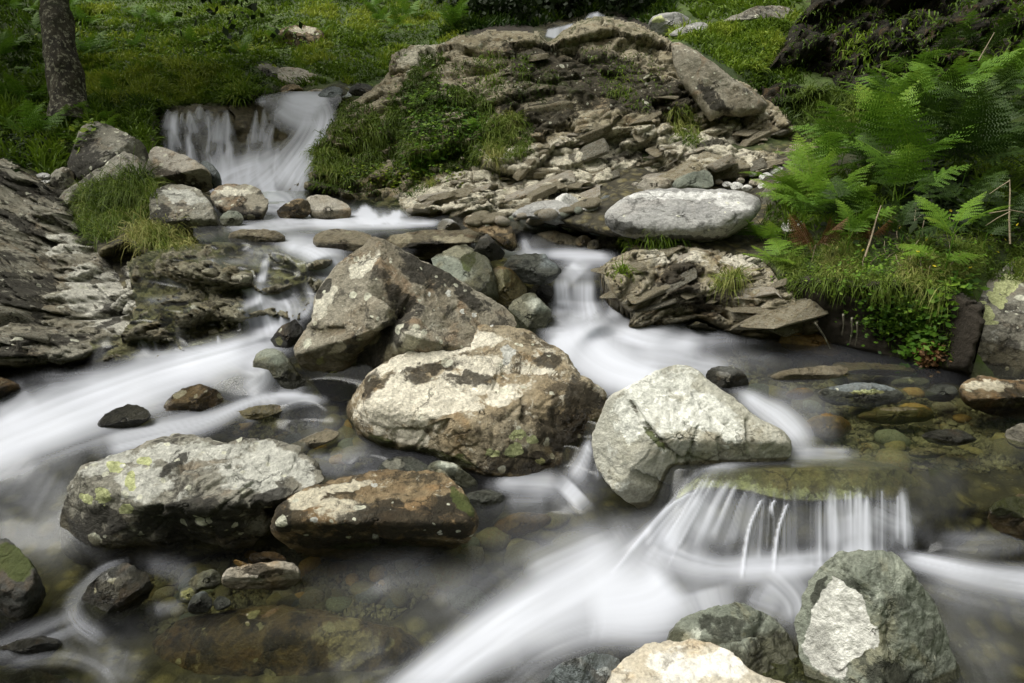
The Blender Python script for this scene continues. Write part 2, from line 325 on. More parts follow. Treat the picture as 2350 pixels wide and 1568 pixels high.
def water_mat():
    m, nt = nodes('stream_water'); b = NB(nt); p = b.n('ShaderNodeTexCoord').outputs['Object']
    n1 = b.noise(p, 2.2, 3, .5, .3)
    tr = b.n('ShaderNodeBsdfTransparent'); tr.inputs[0].default_value = (.74, .76, .58, 1)
    gl = b.n('ShaderNodeBsdfGlossy'); gl.inputs['Roughness'].default_value = .17; gl.inputs['Color'].default_value = (.85, .87, .9, 1)
    bp = b.n('ShaderNodeBump'); bp.inputs['Strength'].default_value = .08; bp.inputs['Distance'].default_value = .04; b.l(n1, bp.inputs['Height']); b.l(bp.outputs[0], gl.inputs['Normal'])
    fr = b.n('ShaderNodeFresnel'); fr.inputs['IOR'].default_value = 1.33
    clear = b.n('ShaderNodeMixShader'); b.l(fr.outputs[0], clear.inputs[0]); b.l(tr.outputs[0], clear.inputs[1]); b.l(gl.outputs[0], clear.inputs[2])
    df = b.n('ShaderNodeBsdfDiffuse'); df.inputs[0].default_value = (.70, .73, .82, 1)
    tl = b.n('ShaderNodeBsdfTranslucent'); tl.inputs[0].default_value = (.70, .74, .84, 1)
    w = b.n('ShaderNodeMixShader'); w.inputs[0].default_value = .25; b.l(df.outputs[0], w.inputs[1]); b.l(tl.outputs[0], w.inputs[2])
    mx = b.n('ShaderNodeMixShader'); b.l(b.attr('foam').outputs['Fac'], mx.inputs[0]); b.l(clear.outputs[0], mx.inputs[1]); b.l(w.outputs[0], mx.inputs[2])
    o = b.n('ShaderNodeOutputMaterial'); b.l(mx.outputs[0], o.inputs[0]); return m
M['water'] = water_mat()

# ---------------------------------------------------------------- surfaces from scattered control points
def tps(ctrl, lam=1e-3):
    """ctrl: (u, v, kind, value): kind 't' camera depth, 'z' height; interpolates 1/t, so planes stay planes"""
    P = np.array([(c[0], c[1]) for c in ctrl], float) / 1000.
    D = np.array([1 / (c[3] if c[2] == 't' else float(t_of(c[0], c[1], c[3]))) for c in ctrl])
    n = len(P); r = np.linalg.norm(P[:, None] - P[None], axis=-1); K = r * r * np.log(r + 1e-9) + lam * np.eye(n)
    A = np.zeros((n + 3, n + 3)); A[:n, :n] = K; A[:n, n] = 1; A[:n, n + 1:] = P; A[n:, :n] = A[:n, n:].T
    w = np.linalg.solve(A, np.concatenate([D, [0, 0, 0]]))
    def f(u, v):
        u = np.asarray(u, float) / 1000; v = np.asarray(v, float) / 1000; o = w[n] + w[n + 1] * u + w[n + 2] * v
        for i in range(n):
            r = np.hypot(u - P[i, 0], v - P[i, 1]); o = o + w[i] * r * r * np.log(r + 1e-9)
        return 1 / np.clip(o, 1 / 60., 2.)
    return f

WZ = [(480,540,0.62),(560,520,0.62),(700,510,0.62),(850,500,0.62),(1000,515,0.62),(650,450,0.63),(900,480,0.62),(800,470,0.62),(1130,540,0.6),(1200,578,0.52),(1300,592,0.455),(1400,585,0.455),(1500,600,0.455),(640,565,0.6),(730,585,0.58),(760,640,0.5),(900,600,0.55),(1000,650,0.4),(1100,740,0.3),(450,590,0.58),(560,610,0.55),(620,645,0.51),(560,700,0.42),(650,700,0.42),(400,700,0.44),(720,700,0.42),(330,740,0.38),(620,765,0.31),(500,780,0.31),(330,815,0.27),(1280,628,0.455),(1340,628,0.455),(1395,635,0.455),(1290,715,0.27),(1340,722,0.27),(1410,705,0.27),(1460,730,0.24),(1270,760,0.24),(1400,800,0.2),(1600,800,0.2),(1800,800,0.2),(2000,820,0.2),(2200,880,0.2),(2350,950,0.2),(2800,1000,0.2),(1500,870,0.2),(1850,950,0.2),(2100,1000,0.2),(1850,1030,0.2),(1700,1030,0.2),(2350,1060,0.2),(2800,1100,0.2),(2300,1130,.19),(2200,1080,.20),(2210,1150,.17),(2210,1205,.12),(2210,1265,.05),(2260,1240,.08),(2450,1210,0.15),(2350,1290,0.03),(2800,1350,0.02),(1420,900,0.2),(1385,960,0.17),(1350,1030,0.11),(1310,1095,0.04),(620,800,0.275),(400,870,0.22),(200,930,0.17),(0,1000,0.12),(-200,1100,0.06),(-600,1000,0.12),(300,980,0.15),(500,950,0.18),(700,930,0.2),(100,850,0.24),(-300,900,0.2),(700,980,0.14),(850,1040,0.1),(750,1065,0.08),(650,1010,0.12),(0,1150,0.06),(0,1300,0),(300,1300,0),(600,1300,0),(850,1100,0.05),(1150,1110,0.04),(1250,1130,0.03),(1250,1200,0),(1420,1250,0),(1430,1120,0.03),(500,1450,0),(1000,1500,0),(1500,1400,0),(1500,1600,0),(2000,1400,0),(2350,1500,0),(0,1600,0),(-600,1500,0),(-600,2100,0),(800,2100,0),(2000,2100,0),(2800,1800,0)]
SL_U = [1480,1520,1560,1600,1700,1800,1900,2000,2100,2170,2240]
SL_L = [1228,1180,1140,1120,1124,1148,1150,1145,1152,1180,1200]
SL_B = [1245,1275,1295,1302,1312,1310,1300,1295,1280,1275,1290]
_uu = np.arange(1200., 2500., 2.); _kr = np.hanning(41); _kr /= _kr.sum()
def _sm(y): return np.convolve(np.pad(np.interp(_uu, SL_U, y), 20, 'edge'), _kr, 'valid')
_ls, _bs = _sm(SL_L), _sm(SL_B)
def lipf(u): return np.interp(u, _uu, _ls)
def basf(u): return np.interp(u, _uu, _bs)
def zwater(u, v):
    u = np.asarray(u, float); v = np.asarray(v, float); s = 0.; w = 0.
    for a, b_, z in WZ:
        k = 1 / (((u - a) * .7) ** 2 + (v - b_) ** 2 + 30.) ** 2.0; s = s + k * z; w = w + k
    z = s / w
    lip = lipf(u); bs = basf(u)
    zs = (.20 + .05 * smst(1045, 1088, v)) ; zs = zs + (.02 - zs) * np.clip((v - lip + 34) / (bs - lip + 34), 0, 1) ** 1.9
    wu = smst(1485, 1555, u) * (1 - smst(2110, 2230, u)) * smst(1040, 1070, v) * (1 - smst(1320, 1350, v))
    return z + (zs - z) * wu
def twater(u, v): return t_of(u, v, zwater(u, v))

CH = [(470,530),(520,470),(600,430),(720,432),(930,462),(1200,525),(1430,555),(1430,640),(1500,740),(1700,770),(1900,800),(2150,845),(2300,870),(2900,950),(2900,2300),(-900,2300),(-900,900),(-100,870),(100,830),(300,790),(450,760),(560,600)]
TC = [(-1500,800,'z',.6),(-700,700,'z',.6),(-300,860,'z',.30),(-400,600,'t',3.6),(-100,420,'t',4.6),(100,400,'t',5.2),(0,300,'t',5.9),(150,500,'t',4.6),(300,560,'t',4.2),(0,700,'t',3.6),(200,760,'t',3.5),(450,500,'t',4.75),(300,430,'t',5.2),(450,420,'t',5.5),
      (-1500,200,'t',6),(-500,200,'t',6.2),(0,200,'t',6.9),(150,240,'t',6.6),(350,235,'t',6.7),(550,225,'t',6.8),(180,150,'t',8.0),(420,150,'t',8.4),(600,150,'t',8.2),(500,100,'t',9.3),(200,60,'t',9.8),(330,20,'t',11),(700,100,'t',9.4),(700,40,'t',10.5),(850,60,'t',10.5),(1000,90,'t',10),(900,150,'t',8.7),(800,200,'t',7.4),(740,225,'t',7.0),
      (0,0,'t',9.5),(-500,-50,'t',9),(-1500,-100,'t',8),(400,-250,'t',15),(1100,0,'t',12.5),(1300,40,'t',12.5),(1350,-100,'t',14),(1450,60,'t',10.5),(1520,70,'t',9.2),(1560,95,'t',7.8),(1650,100,'t',7.9),(1720,60,'t',8.6),(1700,150,'t',7.3),(1820,40,'t',8.8),(1650,10,'t',10.5),(1900,60,'t',8.8),(2000,-100,'t',10),(2350,0,'t',8.4),(3000,0,'t',7.5),(3800,200,'t',6),
      (1900,290,'t',6.0),(2100,260,'t',6.2),(2350,250,'t',5.9),(1850,350,'t',5.6),(1750,400,'t',5.4),(1980,400,'t',4.9),(2150,400,'t',4.9),(2350,380,'t',4.8),(1900,480,'t',4.3),(2100,500,'t',4.15),(2350,500,'t',3.9),(1800,560,'t',3.85),(2000,560,'t',3.75),(2350,600,'t',3.75),(2380,720,'t',3.6),(2150,620,'t',3.3),(1900,640,'t',3.45),(2600,620,'t',3.6),(3800,600,'t',3.4),(2250,760,'t',3.5),(2000,740,'t',3.35),(1850,740,'t',3.4),(2350,830,'t',3.4),(3000,850,'z',.35),
      (1560,545,'t',3.95),(1700,520,'t',4.2),(1700,620,'t',3.7),(1450,500,'t',4.3),(1600,430,'t',5.2),(1300,480,'t',4.7),(1200,440,'t',5.5),(1000,440,'t',5.6),(900,450,'t',5.6),(780,440,'t',5.9),(1000,300,'t',6.9),(1300,300,'t',6.9),(1500,200,'t',6.9),(1200,150,'t',7.3),(1400,110,'t',7.6),(1650,280,'t',6.5),(850,320,'t',6.8),
      (500,400,'t',6.3),(620,400,'t',6.2),(450,260,'t',7.2),(650,250,'t',7.3),(1100,-500,'t',24),(-1500,-500,'t',14),(3800,-500,'t',14),(300,-500,'t',20),(2200,-500,'t',17),(-1500,2300,'z',.3),(3800,2300,'z',.3),(3800,1200,'z',.4),(-1500,1300,'z',.4)]
_tt = tps(TC)
OUT = [(690,440),(700,370),(735,310),(790,245),(850,205),(893,165),(900,135),(940,108),(990,105),(1060,80),(1130,70),(1180,72),(1235,70),(1258,95),(1300,62),(1365,36),(1450,45),(1520,80),(1545,98),(1600,120),(1650,160),(1740,205),(1790,255),(1830,300),(1850,350),(1790,400),(1700,425),(1640,420),(1560,440),(1440,440),(1360,470),(1200,505),(1060,505),(930,505),(880,470),(790,462)]
OC = [(690,440,'t',5.65),(800,465,'t',5.2),(900,492,'t',4.75),(1000,500,'t',4.6),(1200,505,'t',4.6),(1300,470,'t',4.85),(1400,430,'t',5.15),(1640,415,'t',5.25),(1780,400,'t',5.35),(1200,400,'t',5.35),(1000,420,'t',5.1),(1300,300,'t',5.8),(1150,290,'t',5.95),(1200,200,'t',6.15),(1200,75,'t',6.7),(1400,40,'t',7.0),(1400,150,'t',6.25),(1500,90,'t',6.7),(1550,200,'t',6.2),(1650,250,'t',6.1),(1780,260,'t',6.3),(1700,350,'t',5.65),(900,140,'t',7.0),(850,210,'t',6.6),(740,330,'t',6.0),(880,300,'t',6.1),(1000,200,'t',6.2),(1000,320,'t',5.8),(700,400,'t',5.8),(1500,300,'t',5.75),(1500,400,'t',5.3),(1820,320,'t',6.0),(880,400,'t',5.7)]
BANKL = [(-200,330),(20,365),(110,425),(150,470),(205,545),(235,600),(300,575),(345,600),(320,680),(300,760),(290,800),(180,838),(0,856),(-200,870)]
BLC = [(0,850,'z',.27),(180,835,'z',.26),(290,795,'t',3.3),(-200,870,'z',.28),(30,380,'t',4.7),(150,480,'t',4.45),(100,600,'t',3.85),(0,600,'t',3.55),(200,700,'t',3.55),(0,720,'t',3.2),(300,620,'t',3.95),(320,700,'t',3.6),(-200,500,'t',3.7),(-200,330,'t',4.4),(200,590,'t',4.0),(230,640,'t',3.85)]
LED = [(288,600),(340,575),(440,560),(560,550),(680,556),(770,590),(755,640),(715,720),(680,770),(600,790),(520,800),(440,812),(330,838),(160,842),(270,790),(310,700)]
LEDR = [(1372,612),(1400,590),(1450,572),(1560,560),(1650,572),(1750,592),(1790,640),(1850,700),(1905,765),(1830,788),(1720,778),(1600,742),(1480,762),(1425,760),(1448,722),(1400,680),(1380,640)]
LRC = [(1560,562,'t',3.9),(1400,600,'t',3.76),(1750,590,'t',3.72),(1600,660,'t',3.6),(1600,748,'z',.21),(1480,760,'z',.21),(1850,785,'z',.21),(1850,700,'t',3.38),(1720,680,'t',3.48),(1430,680,'t',3.55)]
CLF = [(1742,262),(1735,195),(1780,130),(1815,60),(1860,5),(1870,-130),(2700,-130),(2700,210),(2350,240),(2000,270),(1900,285),(1800,292)]
CFC = [(1750,200,'t',6.9),(1850,0,'t',8),(2100,0,'t',7.7),(2100,240,'t',6.3),(1800,280,'t',6.6),(2350,0,'t',7.2),(2600,100,'t',6.2),(2350,220,'t',6.0),(1950,120,'t',7.1),(2100,-130,'t',8.3),(2000,190,'t',6.6)]
BNK = [(1785,640),(1840,628),(1960,640),(2080,640),(2180,660),(2260,700),(2230,860),(2120,850),(1990,818),(1890,795),(1850,760),(1810,690)]
BKC = [(1830,640,'t',3.42),(2000,645,'t',3.16),(2150,665,'t',3.12),(2000,700,'t',3.3),(1880,700,'t',3.42),(2100,720,'t',3.25),(2000,818,'z',.18),(1890,790,'z',.19),(2130,845,'z',.18),(2230,800,'t',3.0)]
WFP = [(355,255),(400,240),(480,238),(560,235),(620,225),(700,212),(760,215),(800,232),(770,290),(740,340),(715,400),(700,450),(560,460),(470,440),(430,390),(390,370),(360,340)]
WFC = [(360,255,'t',6.75),(480,245,'t',6.9),(620,228,'t',7.0),(740,215,'t',7.0),(790,235,'t',6.75),(380,340,'t',6.35),(470,430,'t',6.0),(560,455,'t',5.75),(690,448,'t',5.7),(600,320,'t',6.45),(700,320,'t',6.3),(500,340,'t',6.35),(640,400,'t',5.95),(760,290,'t',6.5)]
_twf = tps(WFC)
_toc, _tbl, _tlr, _tcl, _tbk = tps(OC), tps(BLC), tps(LRC), tps(CFC), tps(BKC)
BACKED = [(OUT, _toc), (BANKL, _tbl), (LEDR, _tlr), (CLF, _tcl), (BNK, _tbk), (WFP, _twf), (LED, lambda U, V: twater(U, V) + .05)]
def tterr0(u, v):
    t = _tt(u, v); d = polydist(u, v, CH)
    tw = t_of(u, v, np.minimum(zwater(u, v), 1.0) - .13)
    tw = np.where(np.asarray(v) > 425, tw, t)
    for pl, f in BACKED:
        k = smst(-8, 8, polydist(u, v, pl)); t = t + np.maximum(f(u, v) + .22 - t, 0) * k; tw = tw + np.maximum(f(u, v) + .12 - tw, 0) * k * (np.asarray(v) < 1000)
    return t + (np.maximum(tw, 0.3) - t) * smst(-25, 25, d), smst(-18, 12, d)
gu = np.concatenate([np.arange(-1500, -60, 60), np.arange(-60, 2410, 7), np.arange(2410, 3850, 60)])
gv = np.concatenate([np.arange(-500, -40, 20), np.arange(-40, 1600, 7), np.arange(1600, 2301, 40)])
GU, GV = np.meshgrid(gu, gv)
TT, BED = tterr0(GU, GV)
Pg = pt(GU, GV, TT)
bmp = fbm(Pg * np.array([1.3, 1.3, 1.3]), 4, 3) * .10 + fbm(Pg * 6, 3, 8) * .03
bmp = bmp * (1 - BED * .75) * np.clip(TT / 5, .3, 1.6)
Pg = Pg + bmp[..., None] * np.array([0, -.35, .93])
SOILP = [(1780,640),(1850,625),(2100,660),(2230,700),(2240,900),(2100,880),(1950,820),(1830,790)]
soil = smst(-12, 12, polydist(GU, GV, SOILP)) * (1 - BED)
soil = np.maximum(soil, smst(1800, 1860, GU) * (1 - smst(540, 600, GV)) * smst(280, 340, GV) * .8)
soil = np.maximum(soil, (1 - smst(120, 260, GU)) * smst(150, 260, GV) * (1 - smst(420, 520, GV)) * .6)
soil = np.maximum(soil, smst(1040, 1090, GU) * (1 - smst(1480, 1530, GU)) * (1 - smst(80, 110, GV)))
BED = np.maximum(BED, smst(-30, 20, polydist(GU, GV, [(860,430),(1000,400),(1500,380),(1900,330),(1880,400),(1800,520),(1740,560),(1800,640),(1860,780),(1350,800),(1200,520),(860,520)])))
BED = np.maximum(BED, smst(-30, 20, polydist(GU, GV, [(60,380),(360,330),(350,250),(640,215),(800,200),(830,420),(700,600),(330,860),(-200,900),(-200,400)])))
BED = np.maximum(BED, smst(-20, 20, polydist(GU, GV, [(1230,95),(1240,40),(1400,20),(1400,60)])))
soil = soil * (1 - BED * (GV < 500))
terrain = mesh_np('ground', Pg.reshape(-1, 3), grid_quads(*GU.shape), mat=M['ground'], attrs={'bed': BED.ravel(), 'soil': soil.ravel()})
tag(terrain, 'grassy hillside, earth banks and stony stream bed', kind='structure')
# unseen land around the viewer, shaped into steep sides that block low sky light
gx = np.linspace(-120, 120, 121); GX, GY = np.meshgrid(gx, gx)
rr_ = np.hypot(GX, GY - 3)
GZ = -1.0 + 26 * smst(10, 52, rr_) + (fbm(np.stack([GX, GY, GX * 0], -1) * .08, 3, 4) * 2 + .6 * fbm(np.stack([GX, GY, GX * 0], -1) * .5, 2, 4)) * smst(12, 25, rr_)
base = mesh_np('far_ground', np.stack([GX, GY, GZ - .5], -1).reshape(-1, 3), grid_quads(121, 121), mat=M['ground'], attrs={'bed': np.zeros(GX.size), 'soil': np.zeros(GX.size)})
tag(base, 'unseen valley sides, raised steeply to block low sky light', kind='structure')

# ---------------------------------------------------------------- long rock faces, ledges and banks as thick relief
def blocks(W, sc, seed, warp=.5):
    P = W * np.array(sc); P = P + warp * fbm(P * .8, 2, seed)[..., None]; a, b2, c = worley(P, seed); return c * 2 - 1, 1 - smst(0, .12, b2 - a)
def relief(name, poly, tf, mat, du=5, disp=None, edge=18, back=.35, label=None, cat=None, kind=None, attrs=None, origin=None, seed=0, jag=6, up=.35):
    P = np.array(poly, float); u0, v0 = P.min(0) - 10; u1, v1 = P.max(0) + 10
    U, V = np.meshgrid(np.arange(u0, u1 + du, du), np.arange(v0, v1 + du, du))
    d = polydist(U, V, poly)
    d = d + fbm(np.stack([U / 35, V / 35, U * 0 + seed], -1), 3, seed) * jag
    T = tf(U, V)
    x = np.clip(d / edge, 0, 1); T = T + back * (1 - np.sqrt(1 - (1 - x) ** 2 + 1e-9))
    W = pt(U, V, T)
    at_ = {}
    if disp is not None:
        o = disp(W, U, V)
        if isinstance(o, tuple): o, at_ = o
        nrm = np.array([0, -math.cos(up), math.sin(up)])
        W = W + (o * np.clip(x * 2, 0, 1))[..., None] * nrm
    q = grid_quads(*U.shape); ok = (d > 0).ravel()
    q = q[ok[q].all(1)]
    use = np.unique(q); mp = np.zeros(U.size, int); mp[use] = np.arange(len(use)); q2 = mp[q]
    Vf = W.reshape(-1, 3)[use]
    # skirt going back from the rim gives the face real thickness
    E = np.concatenate([q2[:, [0, 1]], q2[:, [1, 2]], q2[:, [2, 3]], q2[:, [3, 0]]]); key = np.sort(E, 1); k = key[:, 0] * 10**7 + key[:, 1]
    _, idx, cnt = np.unique(k, return_index=True, return_counts=True); rim = E[idx[cnt == 1]]
    rv = np.unique(rim); m2 = np.full(len(Vf), -1); m2[rv] = np.arange(len(rv)) + len(Vf)
    dirv = Vf[rv] - CAM; dirv /= np.linalg.norm(dirv, axis=1, keepdims=True)
    Vs = Vf[rv] + dirv * .5 - np.array([0, 0, .25])
    sk = np.stack([rim[:, 1], rim[:, 0], m2[rim[:, 0]], m2[rim[:, 1]]], 1)
    A = {}
    for kk in list((attrs or {}).keys()) + list(at_.keys()):
        a = attrs[kk](U, V) if attrs and kk in attrs else at_[kk]
        a = np.broadcast_to(a, U.shape).ravel()[use]; A[kk] = np.concatenate([a, a[np.searchsorted(use, use[rv])]])
    if origin is None: c = Vf.mean(0); origin = c
    o = mesh_np(name, np.concatenate([Vf, Vs]), np.concatenate([q2, sk]), mat=mat, attrs=A, origin=origin)
    return tag(o, label, cat, kind=kind)

def blobs(lst):
    """soft shapes (u, v, ru, rv[, rotation deg]) -> 0..1 field"""
    def f(U0, V0):
        r = np.zeros(np.shape(U0)); S3 = lambda k, s: np.stack([U0 / k, V0 / k, np.zeros(np.shape(U0)) + s], -1)
        for b_ in lst:
            if isinstance(b_, list): r = np.maximum(r, smst(-5, 5, polydist(U0, V0, b_) + 7 * fbm(S3(14., 1.), 3, 7))); continue
            q_ = max(3., min(b_[2], b_[3])); U = U0 + q_ * .75 * fbm(S3(q_ * 1.1, 2.), 3, 21); V = V0 + q_ * .75 * fbm(S3(q_ * 1.1, 5.), 3, 22)
            a = R(b_[4]) if len(b_) > 4 else 0
            x = (U - b_[0]) * math.cos(a) + (V - b_[1]) * math.sin(a); y = -(U - b_[0]) * math.sin(a) + (V - b_[1]) * math.cos(a)
            q = np.sqrt((x / b_[2]) ** 2 + (y / b_[3]) ** 2); r = np.maximum(r, 1 - smst(.6, 1.35, q))
        return r
    return f

def disp_out(W, U, V):
    o, g = strata(W, (-.22, -.35, .95), .11, (1, .25, .1), .60, 31)
    o2, g2 = strata(W, (-.16, -.3, .95), .035, (1, .1, .3), .26, 77)
    low = smst(180, 330, V); a = .75 + .25 * low
    d = a * (.05 * o - .04 * g) + low * (.010 * o2 - .010 * g2) + .12 * fbm(W * 2.1, 4, 5) + .012 * fbm(W * 11, 4, 6) - .06 * smst(.55, .9, ridge(W * 1.6, 3, 41))
    k1, g1 = blocks(W, (2.2, 2.2, 5.5), 601); k2, g3 = blocks(W, (6, 6, 15), 602); k0, g0 = blocks(W, (1.0, 1.0, 2.6), 603, .25); k4, g4 = blocks(W @ np.array([[.97, 0, -.2], [0, 1, 0], [.22, 0, .97]]), (2.6, 3, 13), 604, .3); d = d + .13 * k0 - .05 * g0 + .05 * k1 - .03 * g1 + (.006 * k2 - .006 * g3) * low + (.06 * k4 - .04 * g4) * (.3 + .7 * low)
    return d, {'moss': (1 - low) * .35 + .25 * smst(0, .4, fbm(W * 1.7, 3, 12)) - .35 * low}
outcrop = relief('rock_outcrop', OUT, _toc, M['outcrop'], 3, disp_out, 24, .5, 'large rocky knoll of broken tan layers behind the stream, grass hanging down its left side', 'rock outcrop', jag=7, seed=3,
    attrs={'pale': blobs([(1300,380,330,70,-8),(1100,440,200,50,-8),(1600,350,160,70),(1000,440,100,30),(960,130,60,22,-20)]), 'stain_shade': blobs([(1350,180,170,80),(1250,160,120,70),(1480,230,110,80),(1230,250,90,60),(760,420,60,40),(1450,350,60,12,-15),(1640,330,60,10,-15)])})

def disp_left(W, U, V):
    o, g = strata(W, (.40, -.30, .87), .055, (.9, .2, -.4), .30, 131)
    o2, g2 = strata(W, (.42, -.3, .9), .018, (1, .1, -.2), .12, 177)
    d = .05 * o - .04 * g + .012 * o2 - .012 * g2 + .18 * fbm(W * 2.4, 4, 15) + .018 * fbm(W * 14, 3, 6)
    k1, g1 = blocks(W, (3.2, 3.2, 7), 611); k2, g3 = blocks(W, (9, 9, 24), 612); d = d + .10 * k1 - .06 * g1 + .025 * k2 - .022 * g3
    crv = np.abs((U - 235) - (V - 620) * .25); d = d - .10 * np.exp(-(crv / 16) ** 2) * (V < 660)
    return d, {}
bank_l = relief('rock_bank', BANKL, _tbl, M['schist'], 4, disp_left, 20, .4, 'sloping bank of layered grey and brown schist at the left edge above the white stream', 'rock bank', seed=5,
    attrs={'pale': blobs([(230,660,90,60,-20),(130,560,60,25),(260,720,60,40,-30),(180,640,60,30)]), 'stain_shade': blobs([(70,690,50,70),(10,660,60,40),(240,590,30,60,-15),(60,520,80,20,30),(120,450,70,16,30),(40,420,60,20,30),(150,780,90,14,-6),(60,800,60,20),(230,720,14,50),(20,590,50,20,20),(180,540,40,10,30)]), 'wet': lambda U, V: smst(800, 850, V) * 1.0})
def disp_led(W, U, V):
    k2, g3 = blocks(W, (7, 7, 18), 622)
    o, g = strata(W, (.30, -.35, .9), .045, (.9, .3, -.35), .22, 231)
    o2, g2 = strata(W, (.35, -.3, .9), .016, (1, .1, -.2), .10, 277)
    return .045 * o - .035 * g + .018 * o2 - .014 * g2 + .016 * k2 - .018 * g3 + .06 * fbm(W * 2.6, 4, 25) + .016 * fbm(W * 13, 3, 6), {}
ledge_l = relief('wet_ledge', LED, lambda U, V: twater(U, V) + .012 + .09 * blobs([(622,715,70,70),(600,650,22,50)])(U, V), M['ledge'], 4, disp_led, 16, .25, 'wet layered rock ledge with thin water running over it left of the big angular boulder', 'rock ledge', seed=6,
    attrs={'wet': lambda U, V: .2 + 0 * U, 'pale': blobs([(650,610,70,25),(560,640,40,15),(620,600,40,15)])})
def disp_lr(W, U, V):
    k2, g3 = blocks(W, (6, 6, 14), 632)
    o, g = strata(W, (-.25, -.35, .9), .06, (1, .2, .1), .42, 331)
    o2, g2 = strata(W, (-.2, -.35, .9), .022, (1, .1, .1), .2, 377)
    return .06 * o - .045 * g + .022 * o2 - .02 * g2 + .02 * k2 - .015 * g3 + .06 * fbm(W * 2.8, 4, 35), {}
ledge_r = relief('broken_ledge', LEDR, _tlr, M['shale'], 4, disp_lr, 14, .3, 'broken ledge of thin tan rock layers right of the small white fall', 'rock ledge', seed=7,
    attrs={'pale': blobs([(1540,590,80,20),(1700,600,60,20)]), 'stain_shade': blobs([(1560,650,60,40),(1650,690,80,30,-20)]), 'wet': lambda U, V: smst(715, 765, V)})
def disp_cl(W, U, V):
    k1, g1 = blocks(W, (1.3, 1.3, 2.8), 641); k2, g3 = blocks(W, (4, 4, 9), 642)
    o, g = strata(W, (-.15, -.25, .95), .20, (1, .2, .1), .8, 431)
    o2, g2 = strata(W, (-.2, -.25, .95), .07, (1, .2, .1), .4, 477)
    return .12 * o - .10 * g + .04 * o2 - .04 * g2 + .16 * k1 - .12 * g1 + .06 * k2 - .05 * g3 + .34 * fbm(W * 1.1, 3, 45) + .03 * fbm(W * 9, 3, 6), {}
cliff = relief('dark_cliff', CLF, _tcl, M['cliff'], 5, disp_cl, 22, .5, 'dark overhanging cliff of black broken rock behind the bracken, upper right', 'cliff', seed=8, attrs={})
def disp_bk(W, U, V): return .09 * fbm(W * 4.5, 5, 55) + .03 * ridge(W * 14, 3, 56), {'soil': 1 + 0 * U, 'bed': 0 * U}
bank = relief('earth_bank', BNK, _tbk, M['ground'], 5, disp_bk, 16, .3, 'undercut bank of dark earth on the right above the pool', kind='structure', seed=9)
# rock steps behind the main waterfall
def disp_wf(W, U, V):
    o, g = strata(W, (.1, -.25, .95), .13, (1, .2, .0), .3, 531)
    return .06 * o - .05 * g + .09 * fbm(W * 3, 4, 65) + .02 * fbm(W * 12, 3, 6), {'wet': .8 + 0 * U}
wf_rock = relief('waterfall_step', WFP, lambda U, V: _twf(U, V) + .08, M['ledge'], 4, disp_wf, 12, .3, 'dark wet rock steps behind the main waterfall at the upper left', 'rock ledge', seed=11)

# ---------------------------------------------------------------- water
def stroke(U, V, pts, inten, streak=.5, seed=0, core=.15, soft=1.7, fine=5.0):
    pts = np.array(pts, float); best = np.full(U.shape, 1e9); A = np.zeros(U.shape); C = np.zeros(U.shape); acc = 0.
    m = (U > pts[:, 0].min() - 2 * pts[:, 2].max()) & (U < pts[:, 0].max() + 2 * pts[:, 2].max()) & (V > pts[:, 1].min() - 2 * pts[:, 2].max()) & (V < pts[:, 1].max() + 2 * pts[:, 2].max())
    if not m.any(): return np.zeros(U.shape)
    u = U[m]; v = V[m]; best = best[m]; A = A[m]; C = C[m]
    for i in range(len(pts) - 1):
        a, b_ = pts[i], pts[i + 1]; dx, dy = b_[0] - a[0], b_[1] - a[1]; L = math.hypot(dx, dy) + 1e-6
        s = np.clip(((u - a[0]) * dx + (v - a[1]) * dy) / L / L, 0, 1); w = a[2] + (b_[2] - a[2]) * s
        ex, ey = u - a[0] - s * dx, v - a[1] - s * dy; x = np.hypot(ex, ey) / w; sg = np.sign(dx * (v - a[1]) - dy * (u - a[0]))
        c = x < best; best = np.where(c, x, best); A = np.where(c, acc + s * L, A); C = np.where(c, x * sg, C); acc += L
    pr = 1 - smst(core, soft, best)
    n = (1 - .75 * smst(.7, 1.4, best)) * (.75 * fbm(np.stack([A / 260., C * fine * .5, A * 0 + seed * 3.7], -1), 3, 900 + seed, .6) + .4 * fbm(np.stack([A / 420., C * fine * 1.2, A * 0 + seed * 1.7], -1), 2, 300 + seed, .5))
    pr = pr * np.clip(1 - streak * (.55 - 1.1 * n), 0, 1.15)
    fd = min(acc * .22, 2.2 * pts[:, 2].mean()) + 1; pr = pr * (.12 + .88 * smst(-.3 * fd, fd, A)) * (.12 + .88 * smst(-.3 * fd, fd, acc - A))
    out = np.zeros(U.shape); out[m] = pr * inten
    return out
def catmull(pts, k=6):
    P = np.array(pts, float)
    if len(P) < 3: return P
    Q = np.vstack([2 * P[0] - P[1], P, 2 * P[-1] - P[-2]]); o = []
    for i in range(1, len(Q) - 2):
        for s in np.arange(k) / k:
            a, b_, c, d = Q[i - 1], Q[i], Q[i + 1], Q[i + 2]
            o.append(.5 * (2 * b_ + (c - a) * s + (2 * a - 5 * b_ + 4 * c - d) * s * s + (3 * b_ - a - 3 * c + d) * s ** 3))
    o.append(P[-1]); return np.array(o)
def foam_field(U, V, ST):
    F = np.zeros(U.shape)
    for i, s in enumerate(ST):
        p = catmull(s[0]); f = stroke(U, V, p, s[1], s[2] if len(s) > 2 else .45, i, *(s[3:]))
        F = 1 - (1 - F) * (1 - np.clip(f, 0, 1))
    return F
rs = random.Random(5)
